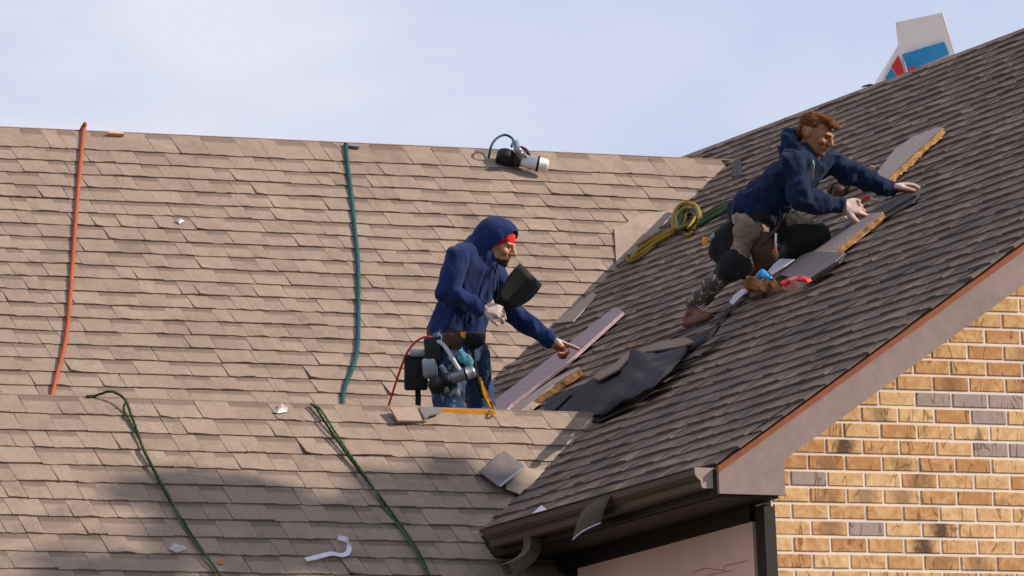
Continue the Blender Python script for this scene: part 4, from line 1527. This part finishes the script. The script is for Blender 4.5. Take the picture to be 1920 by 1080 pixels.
board([(905, 776), (925, 752), (1040, 664), (1150, 577), (1160, 577), (1168, 584), (1062, 680), (960, 756), (936, 782)], 0.020, 0.040, 'pale lilac batten slanting up the slope behind the pointing hand', M['board_lilac'])
board([(935, 782), (1030, 715), (1084, 688), (1089, 690), (1040, 720), (960, 782)], 0.038, 0.056, 'short plank with a raw orange edge beside the lilac batten', None, 0.010, ((956, 780), (1087, 691)))
board([(1512, 480), (1588, 428), (1628, 400), (1655, 397), (1652, 402), (1560, 474)], 0.034, 0.052, 'plank with a yellow splintered edge below the crouching roofer\'s hands', None, 0.012, ((1558, 475), (1654, 400)))
board([(1640, 326), (1652, 313), (1678, 279), (1712, 256), (1758, 238), (1767, 239), (1741, 262), (1662, 336)], 0.034, 0.052, 'topmost plank, pointed, with a chipped yellow edge', None, 0.014, ((1662, 337), (1765, 241)))


def sheet(name, outline, pl, h, m, label=None, cat=None, th=0.004, parent=None, lift=None, group=None):
    P_ = []
    n = len(outline)
    for i, q in enumerate(outline):
        P_.append(on(q[0], q[1], pl, h + (lift[i] if lift else 0)))
    o_ = MB().prism(P_, -pl.n * th).build(name, m, parent)
    if label:
        tag(o_, label, cat, group)
    return o_


# ------------------------------------------------------------------ torn felt and the opening it was folded back from
M['felt'] = plain('grey_lilac_felt', (0.024, 0.020, 0.025, 1), 0.75, 0.5, 9, spec=0.18)
M['felt_black'] = plain('black_felt', (0.010, 0.010, 0.010, 1), 0.8, 0.5, 20)
sheet('felt_sheet', [(1022, 785), (1037, 765), (1062, 737), (1112, 710), (1146, 690), (1180, 660), (1212, 652), (1282, 645), (1318, 620), (1330, 622), (1290, 662), (1250, 690), (1200, 745), (1125, 790)], WING, 0.022, M['felt_black'],
      'black underlayment bared where shingles were torn off', 'felt')
G = [[(1105, 778, .03), (1131, 742, .04), (1160, 708, .05), (1176, 675, .07), (1184, 650, .09)],
     [(1116, 778, .05), (1150, 744, .09), (1182, 712, .10), (1196, 682, .10), (1204, 656, .11)],
     [(1126, 777, .05), (1168, 748, .08), (1204, 716, .09), (1228, 688, .09), (1242, 660, .06)],
     [(1131, 776, .04), (1178, 748, .07), (1214, 724, .10), (1250, 692, .10), (1284, 650, .06)],
     [(1124, 779, .035), (1172, 754, .055), (1208, 731, .08), (1247, 701, .09), (1286, 662, .06)]]
rows_ = [catmull([ow(*q) for q in r], 5) for r in G]
cols_ = [catmull([r[i] for r in rows_], 4) for i in range(len(rows_[0]))]
v = [p + WING.n * (0.006 * math.sin(ci * 1.15 + 0.35 * ri) + 0.012 * noise.noise(Vector((p.x * 3, p.y * 18, p.z * 3))) - 0.008) + WING.u * (0.012 * noise.noise(p * 19) if ci in (0, len(cols_) - 1) or ri in (0, len(c) - 1) else 0.0) for ci, c in enumerate(cols_) for ri, p in enumerate(c)]
nc = len(cols_[0])
f = [(i * nc + k, (i + 1) * nc + k, (i + 1) * nc + k + 1, i * nc + k + 1) for i in range(len(cols_) - 1) for k in range(nc - 1)]
fs = mesh('felt_flap', v, f, M['felt'], smooth=True)
fs.modifiers.new('t', 'SOLIDIFY').thickness = 0.003
tag(fs, 'large grey felt flap folded back beside the black opening', 'felt')
G = [[(1284, 664, .05), (1310, 646, .06), (1334, 622, .06), (1346, 612, .05)], [(1290, 655, .09), (1316, 636, .10), (1338, 618, .10), (1350, 610, .08)], [(1300, 657, .07), (1320, 643, .08), (1340, 628, .08), (1351, 613, .06)]]
rows_ = [catmull([ow(*q) for q in r], 5) for r in G]
v = [p for r in rows_ for p in r]
nc = len(rows_[0])
f = [(i * nc + k, (i + 1) * nc + k, (i + 1) * nc + k + 1, i * nc + k + 1) for i in range(2) for k in range(nc - 1)]
fs = mesh('felt_flap', v, f, M['felt'], smooth=True)
fs.modifiers.new('t', 'SOLIDIFY').thickness = 0.006
tag(fs, 'narrow curled tongue of grey felt just below the boot', 'felt')
sheet('felt_strip', [(1238, 634), (1262, 622), (1296, 612), (1262, 628)], WING, 0.030, M['felt'], 'thin pale felt strip under the edge of the boot', 'felt')
sheet('felt_strip', [(1330, 610), (1352, 592), (1372, 572), (1368, 584), (1345, 606)], WING, 0.030, M['felt'], 'thin dark felt strip between boot and white plastic', 'felt')
# shingles still bent over the top of the opening
for i, (q, l_) in enumerate([([(1196, 656), (1240, 640), (1285, 632), (1300, 640), (1282, 648), (1206, 660)], 'lifted shingle strip along the top of the torn opening'),
                             ([(1110, 706), (1150, 684), (1182, 655), (1186, 662), (1160, 692), (1122, 712)], 'curled shingle strip at the left lip of the torn opening')]):
    sheet('loose_shingle', q, WING, 0.050, M['shingle_wing'], l_, 'shingle', 0.010)
sheet('loose_shingle', [(1112, 780), (1175, 756), (1222, 730), (1226, 733), (1180, 765), (1122, 790)], WING, 0.028, M['felt_black'], 'black sheet laid in for the shade below the big flap', 'felt')  # dark sheet standing in for the shadow beneath the lifted flap
sheet('loose_shingle', [(1024, 746), (1060, 733), (1072, 738), (1040, 768), (1020, 772)], WING, 0.034, M['felt'], 'grey felt scrap beside the orange-edged plank', 'felt')

# ------------------------------------------------------------------ things round the crouching man
M['plastic'] = plain('white_plastic', (0.66, 0.60, 0.68, 1), 0.45, 0.15, 30, spec=0.5)
M['dark_shingle'] = plain('dark_new_shingle', (0.055, 0.046, 0.045, 1), 0.9, 0.3, 120)
M['grey_shingle'] = plain('grey_shingle', (0.16, 0.135, 0.130, 1), 0.95, 0.3, 120)
M['card'] = plain('orange_card', (0.42, 0.20, 0.075, 1), 0.8, 0.25, 20)
M['blue'] = plain('bright_blue', (0.03, 0.30, 0.62, 1), 0.6, 0.2, 30)
M['red'] = plain('red_print', (0.62, 0.035, 0.04, 1), 0.6, 0.2, 40)
M['white'] = plain('white_card', (0.86, 0.82, 0.78, 1), 0.7, 0.06, 10)
sheet('loose_shingle', [(1462, 514), (1502, 479), (1520, 472), (1583, 473), (1566, 490), (1516, 522), (1500, 524)], WING, 0.060, M['grey_shingle'], 'grey shingle lying flat under the end of the lower plank', 'shingle', 0.006)
sheet('loose_shingle', [(1505, 524), (1519, 518), (1568, 489), (1583, 474), (1572, 492), (1520, 524)], WING, 0.050, M['dark_shingle'], 'dark edge of a second shingle under the grey one', 'shingle', 0.012)
sheet('starter_strip', [(1548, 448), (1600, 412), (1640, 392), (1700, 362), (1716, 366), (1660, 398), (1640, 402), (1590, 424), (1552, 458)], WING, 0.036, M['dark_shingle'], 'long dark shingle strip under both of the crouching man\'s hands', 'shingle', 0.008)
sheet('starter_strip', [(1645, 408), (1700, 378), (1725, 362), (1712, 380), (1650, 414)], WING, 0.026, M['dark_shingle'], 'narrow dark strip just downhill of his hands', 'shingle', 0.006)
sheet('plastic_strip', [(1440, 508), (1450, 496), (1463, 485), (1490, 486), (1470, 500), (1446, 515)], WING, 0.075, M['plastic'], 'wide white plastic strip under the leather pouch', 'plastic strip')
sheet('plastic_strip', [(1367, 567), (1376, 553), (1390, 543), (1398, 540), (1401, 546), (1386, 558), (1374, 570)], WING, 0.050, M['plastic'], 'small white plastic strip downhill of the paper parcel', 'plastic strip')
t = empty('parcel', ow(1415, 548), 'torn brown paper parcel tied with bright blue plastic', 'parcel')
pc = lambda x, y, h: on(x, y, WING, h)
t['_w'] = list(t.location)
b = Flesh()
b.hull([(pc(1399, 531, .07), 0.016, None), (pc(1424, 523, .09), 0.018, None), (pc(1446, 529, .08), 0.014, None), (pc(1438, 541, .05), 0.016, None), (pc(1404, 538, .05), 0.012, None)])
b.build('wrapper', M['card'], t, 0.006, 1, cloth_fold(0.014, 26))
MB().prism([pc(1400, 545, .03), pc(1440, 536, .05), pc(1430, 551, .03), pc(1406, 558, .03)], -WING.n * 0.02).build('wrapper_base', M['leather'], t)
b = Flesh()
b.chain([pc(1424, 517, .13), pc(1431, 513, .15), pc(1436, 518, .14), pc(1444, 522, .12)], [0.018, 0.022, 0.013, 0.012])
t['_w'] = list(t.location)
b.build('blue_tie', M['blue'], t, 0.006, 1, cloth_fold(0.006, 45))
MB().prism([pc(1443, 522, .11), pc(1452, 521, .12), pc(1458, 530, .10), pc(1452, 537, .08), pc(1444, 532, .09)], -WING.n * 0.03).build('paper_end', M['card'], t)
t = empty('wrapper', ow(1490, 530), 'crumpled red and white wrapper downhill of the grey shingle', 'wrapper')
MB().prism([pc(1466, 537, .05), pc(1495, 523, .08), pc(1515, 522, .07), pc(1500, 533, .05), pc(1474, 540, .04)], -WING.n * 0.02).build('white_side', M['plastic'], t)
MB().prism([pc(1461, 529, .08), pc(1478, 520, .10), pc(1484, 521, .10), pc(1470, 533, .08)], -WING.n * 0.02).build('red_side', M['red'], t)
MB().prism([pc(1484, 520, .10), pc(1503, 516, .10), pc(1520, 522, .07), pc(1512, 525, .08), pc(1498, 524, .09)], -WING.n * 0.015).build('red_side', M['red'], t)
MB().prism([pc(1478, 522, .105), pc(1492, 517, .11), pc(1494, 521, .11), pc(1482, 526, .10)], -WING.n * 0.01).build('pink_side', plain('pink_print', (0.75, 0.30, 0.20, 1), 0.6), t)
t = empty('wrapper_strip', ow(1545, 500), 'thin twisted red and white strip beside the dark shingle edge', 'wrapper')
MB().prism([pc(1521, 519, .03), pc(1542, 505, .035), pc(1543, 508, .03)], -WING.n * 0.006).build('white_end', M['plastic'], t)
MB().prism([pc(1542, 505, .035), pc(1556, 491, .04), pc(1559, 492, .04), pc(1543, 508, .03)], -WING.n * 0.006).build('red_part', M['red'], t)
MB().prism([pc(1556, 491, .04), pc(1571, 483, .035), pc(1559, 492.5, .04)], -WING.n * 0.006).build('white_end', M['plastic'], t)
# tools in the shade beyond his arms
t = empty('hammer_tacker', ow(1640, 322), 'small tan and black tool at the foot of the topmost plank', 'tool')
rbox('tool_body', ow(1638, 318, .04), CR * 0.9 - CU * 0.3, CU, (0.030, 0.020, 0.02), M['card'], t, 0.008)
rbox('tool_grip', ow(1648, 322, .04), CR * 0.9 - CU * 0.3, CU, (0.020, 0.020, 0.018), M['rubber'], t, 0.008)
rbox('tool_grip', ow(1628, 318, .035), CR, CU, (0.016, 0.012, 0.015), M['leather'], t, 0.006)
rbox('tool_tip', ow(1646, 312, .05), CR, CU, (0.010, 0.008, 0.01), M['steel'], t, 0.004)
b_t = empty('tool_bag', ow(1574, 358), 'brown leather tool bag half hidden behind the crouching man\'s arms', 'bag')
fl_ = Flesh()
fl_.hull([(ow(1562, 352, .04), 0.035, None), (ow(1580, 352, .04), 0.04, None), (ow(1574, 362, .03), 0.04, None)])
fl_.build('bag_body', M['leather'], b_t, 0.008, 2, cloth_fold(0.01, 25))
tube('bag_strap', [ow(1556, 362, .05), ow(1562, 346, .09), ow(1576, 342, .10), ow(1588, 350, .07)], 0.007, M['green_rope'], b_t)
tag(rbox('metal_clip', ow(1583, 409, .06), CR + CU * 0.5, CU, (0.014, 0.008, 0.008), M['steel_white'], None, 0.003), 'small pale metal clip on the dark strip below the near glove', 'clip')

# ------------------------------------------------------------------ loose pieces on the near roof and the gutter
t = empty('loose_shingle', ol(940, 880), 'loose grey shingle with a silvery edge lying askew by the near valley', 'shingle')
P_ = [ol(945, 845, .030), ol(983, 873, .055), ol(936, 912, .075), ol(899, 884, .035)]
MB().prism(P_, -LOWER.n * 0.005).build('granule_face', M['grey_shingle'], t)
MB().prism([ol(982, 873, .058), ol(985, 876, .058), ol(939, 912.5, .078), ol(935, 910, .078)], -LOWER.n * 0.003).build('tar_strip', M['steel'], t)
sheet('loose_shingle', [(952, 898), (984, 876), (1022, 882), (1000, 905), (975, 926), (948, 916)], LOWER, 0.040, M['shingle_tan'], 'tan loose shingle under the askew grey one', 'shingle', 0.005)
sheet('loose_shingle', [(731, 763), (786, 764), (800, 789), (746, 788)], LOWER, 0.022, M['shingle_tan'], 'lifted tan ridge shingle left of the grey scrap', 'shingle', 0.012, lift=[0.03, 0.006, 0.0, 0.02])
sheet('loose_shingle', [(785, 763), (833, 766), (826, 774), (806, 779), (797, 786)], LOWER, 0.036, M['grey_shingle'], 'grey scrap of shingle on the near ridge below the roofer', 'shingle', 0.004)
sheet('paper_scrap', [(996, 965), (1015, 947), (1027, 956), (1006, 965)], WING, 0.022, M['plastic'], 'white paper scrap just above the gutter', 'scrap', 0.002)
t = empty('tape', ol(620, 1035), 'bent strip of white release tape on the near roof', 'tape')
ribbon('tape_strip', [ol(573, 1049, .03), ol(600, 1043, .03), ol(622, 1038, .035), ol(640, 1041, .03), ol(652, 1036, .035), ol(655, 1022, .045), ol(650, 1012, .04), ol(634, 1008, .02)], 0.026, 0.002, M['plastic'], t, side=LOWER.w + LOWER.n * 0.2)
M['film'] = plain('thin_film', (0.38, 0.315, 0.30, 1), 0.35, 0.3, 40, spec=0.6)


def scrap(pts, pl, label):
    P_ = [on(x, y, pl, 0.014 + h * 0.4) for x, y, h in pts]
    c = sum(P_, Vector()) / len(P_) + pl.n * 0.008
    v = P_ + [c]
    f = [(i, (i + 1) % len(P_), len(P_)) for i in range(len(P_))]
    o_ = mesh('plastic_scrap', v, f, M['film'])
    o_.modifiers.new('t', 'SOLIDIFY').thickness = 0.002
    return tag(o_, label, 'scrap')


scrap([(512, 773, 0), (524, 764, .02), (527, 756, .03), (540, 765, .01), (538, 772, 0), (520, 775, .01)], LOWER, 'crumpled clear plastic scrap at the top of the near roof')
scrap([(316, 1030, 0), (326, 1020, .02), (345, 1024, .01), (350, 1030, 0), (332, 1037, .01)], LOWER, 'clear plastic scrap beside the looped green rope')
scrap([(328, 414, 0), (338, 410, .02), (346, 414, .01), (336, 420, 0)], MAIN, 'small pale scrap on the back roof')
tag(MB().prism([ol(408, 1052, .02), ol(417, 1046, .04), ol(422, 1054, .02), ol(414, 1058, .02)], -LOWER.n * 0.003).build('leaf', M['card']), 'small orange leaf beside the lower end of the looped rope', 'leaf')
M['raw'] = M['bare_wood']
for q, nm, l_ in [([(202, 249), (206, 246), (230, 247), (234, 251)], 'wood_chip', 'orange wood chip on the back ridge near the orange hose'), ([(652, 272), (654, 270), (674, 271), (675, 275)], 'ridge_anchor', 'small grey anchor plate at the top of the teal rope')]:
    P_ = [on(x, y, MAIN, 0.03) for x, y in q]
    tag(MB().prism(P_, Vector((0, 0.05, -0.03))).build(nm, M['raw'] if nm == 'wood_chip' else M['steel'],), l_, 'chip' if nm == 'wood_chip' else 'plate')

# shingle strip hanging over the gutter
ya = 0.9
edge_a = catmull([on(1168, 906, WING, 0.020), atx(1156, 919, -0.05), atx(1146, 929, -0.112), atx(1137, 944, -0.138), atx(1131, 960, -0.147), atx(1128, 973, -0.150), atx(1125, 982, -0.151)], 3)
edge_b = catmull([on(1120, 926, WING, 0.020), atx(1104, 943, -0.05), atx(1093, 956, -0.112), atx(1086, 970, -0.138), atx(1080, 986, -0.147), atx(1076, 1001, -0.150), atx(1073, 1013, -0.151)], 3)
pf = edge_a
v, f = [], []
for i in range(len(pf)):
    for k in range(6):
        bq = k / 5
        v.append(edge_a[i].lerp(edge_b[i], bq) + Vector((-0.010 * math.sin(bq * 3.1), 0, 0.006 * math.sin(bq * 3.1))))
nr = len(pf)
f = [(i * 6 + k, i * 6 + k + 1, i * 6 + 7 + k, i * 6 + 6 + k) for i in range(nr - 2) for k in range(5)]
t = empty('hanging_shingle', (0, ya, 0), 'brown shingle strip drooping over the gutter, its tip white and blue', 'shingle')
o_ = mesh('strip', v[:(nr - 1) * 6], f, plain('drab_shingle_back', (0.085, 0.062, 0.042, 1), 0.85, 0.25, 90), t, True)
o_.modifiers.new('t', 'SOLIDIFY').thickness = 0.005
e1, e2 = v[(nr - 2) * 6:(nr - 1) * 6], v[(nr - 1) * 6:]
M['blue_white'] = plain('pale_blue_film', (0.40, 0.44, 0.62, 1), 0.5, 0.4, 25)
o_ = mesh('film_tip', e1 + e2, [(k, k + 1, k + 7, k + 6) for k in range(5)], M['blue_white'], t)
o_.modifiers.new('t', 'SOLIDIFY').thickness = 0.005

# smooth valley shingle on the back roof, its cut end
sheet('valley_sheet', [(1156, 497), (1152, 428), (1164, 424), (1200, 402), (1258, 394), (1312, 388), (1240, 432), (1190, 478)], MAIN, 0.019, M['shingle_tan'], 'smooth tan shingle sheet beside the coiled rope in the valley', 'shingle', 0.008)
for q, l_ in [([(1036, 606), (1074, 575), (1110, 548), (1120, 552), (1075, 602)], 'moss-tinged shingle flap lying over the valley behind the batten'),
              ([(1376, 300), (1388, 298), (1392, 328), (1372, 330)], 'dark flashing end at the top of the valley')]:
    sheet('valley_flap', q, WING, 0.018, M['shingle_tan'] if 'moss' in l_ else M['dark_shingle'], l_, 'shingle' if 'moss' in l_ else 'flashing', 0.006)

# ------------------------------------------------------------------ opened wrapper box behind the high ridge
DX = (aty(1740, 115, 0) - CAM).normalized()
db = 0
pr_ = on(1740, 118, WING)
db = (pr_ - CAM).dot(FW) + 1.5
bx = lambda x, y, d=0.0: pd(x, y, db + d)
t = empty('open_box', bx(1735, 150), 'opened white cardboard box with a blue band standing behind the high ridge', 'box')
fr = [bx(1679, 42, .10), bx(1765.5, 24), bx(1790, 108, .0), bx(1820, 270, 0), bx(1740, 330, .10), bx(1699, 130, .10)]
MB().prism([fr[0], fr[1], bx(1789, 104), bx(1822, 300), bx(1750, 340, .10)], FW * 0.006).build('front_panel', M['white'], t)
MB().prism([bx(1765.5, 24), bx(1768, 26, .15), bx(1789, 98, .17), bx(1818, 280, .15), bx(1822, 300), bx(1789, 104)], CR * 0.004).build('side_panel', plain('grey_card', (0.45, 0.40, 0.42, 1), 0.8, 0.1, 10), t)
MB().prism([bx(1691, 102, .075), bx(1770, 78, -.012), bx(1779.5, 102, -.012), bx(1703, 133, .07)], FW * 0.004).build('blue_band', M['blue'], t)
MB().prism([bx(1679, 42, .10), bx(1684, 84, .11), bx(1640, 156, .28), bx(1600, 260, .30), bx(1750, 340, .10), bx(1699, 130, .10)], FW * 0.005).build('torn_flap', M['white'], t)
MB().prism([bx(1684.4, 103, .07), bx(1671, 125, .10), bx(1680, 138, .08), bx(1684, 150, .07), bx(1696, 150, .06), bx(1694, 128, .06)], FW * 0.004).build('red_print', M['red'], t)
MB().prism([bx(1671, 127, .10), bx(1659, 147, .13), bx(1664, 155, .12), bx(1684, 150, .09), bx(1678, 137, .09)], FW * 0.004).build('blue_print', M['blue'], t)
MB().prism([bx(1703, 128, .02), bx(1713, 123, .02), bx(1717, 130, .02), bx(1708, 145, .02)], FW * 0.004).build('red_print', M['red'], t)
tag(MB().prism([on(1614, 165, WING, 0.0), on(1619, 160, WING, .02), on(1632, 157, WING, .02), on(1640, 159, WING, 0.0)], FW * 0.02).build('wood_chip', M['bare_wood']), 'pale orange chip on the high ridge left of the box', 'chip')

# ------------------------------------------------------------------ a tree beside the house: its top throws the soft shade on the near roof
rnd = random.Random(17)
M['leaf'] = plain('tree_leaf', (0.055, 0.085, 0.022, 1), 0.6, 0.4, 8)
M['bark'] = plain('grey_bark', (0.11, 0.085, 0.065, 1), 0.95, 0.3, 14)
spots = [(250, 925, .13), (300, 915, .16), (355, 925, .20), (400, 948, .24), (455, 940, .24), (510, 950, .22), (545, 975, .2), (430, 985, .26), (360, 970, .18), (500, 1000, .25), (590, 1000, .24), (650, 985, .2), (690, 960, .18),
         (700, 1010, .22), (750, 970, .16), (640, 1045, .2), (560, 1035, .2), (300, 1010, .09), (120, 1062, .12), (200, 1072, .16), (290, 1070, .14), (470, 1070, .16), (730, 1060, .2), (790, 1000, .2), (760, 920, .14), (700, 905, .12), (820, 1050, .24), (860, 930, .2), (880, 980, .24), (840, 885, .15), (920, 925, .14), (900, 1060, .24)]
LV, LF = [], []
ends = []
for x, y, r in spots:
    c = ol(x, y, 0) + SUN * (14.5 + rnd.uniform(-0.5, 0.5))
    ends.append(c)
    for i in range(int(470 * (r / 0.2) ** 2)):
        while True:
            q = Vector([rnd.uniform(-1, 1) for _ in range(3)])
            if q.length < 1:
                break
        p = c + q * r
        a = Vector([rnd.gauss(0, 1) for _ in range(3)]).normalized()
        b_ = a.cross(Vector([rnd.gauss(0, 1) for _ in range(3)])).normalized()
        l_, w_ = rnd.uniform(0.030, 0.05), rnd.uniform(0.014, 0.022)
        n = len(LV)
        LV += [p - a * l_, p + b_ * w_, p + a * l_, p - b_ * w_]
        LF += [(n, n + 1, n + 2), (n, n + 2, n + 3)]
cm = sum(ends, Vector()) / len(ends)
foot_ = Vector((cm.x - 1.3, cm.y - 3.4, GROUND))
tr = empty('tree', foot_, 'tall leafy tree in front of the gable, out to the side', 'tree')
fork = Vector((foot_.x - 0.3, foot_.y + 0.3, cm.z + 0.7))
trunk = MB().tube(catmull([foot_, foot_ + Vector((0.1, 0, 3)), fork], 4), [0.26 - 0.016 * i for i in range(9)], 10)
tk = trunk.build('trunk', M['bark'], tr, True)
for i in range(0, len(ends), 3):
    m_ = fork.lerp(ends[i], 0.5) + Vector((0, 0, 0.15))
    MB().tube(catmull([fork + Vector((0, 0, -0.6 + 0.03 * i)), m_, ends[i]], 5), [0.05 - 0.004 * k for k in range(11)], 6).build('limb', M['bark'], tr, True)
for i in range(42):
    c = fork + Vector((rnd.gauss(-0.7, 0.7), rnd.gauss(-1.0, 0.7), rnd.uniform(-0.6, 1.6)))
    if (c - fork).dot(Vector((-0.53, -0.85, 0))) < -0.2:
        continue
    for k in range(70):
        q = Vector([rnd.gauss(0, 0.26) for _ in range(3)])
        a = Vector([rnd.gauss(0, 1) for _ in range(3)]).normalized()
        b_ = a.cross(Vector([rnd.gauss(0, 1) for _ in range(3)])).normalized()
        n = len(LV)
        p = c + q
        LV += [p - a * 0.05, p + b_ * 0.025, p + a * 0.05, p - b_ * 0.025]
        LF += [(n, n + 1, n + 2), (n, n + 2, n + 3)]
cr_ = mesh('crown', LV, LF, M['leaf'], tr)
cr_['kind'] = 'stuff'
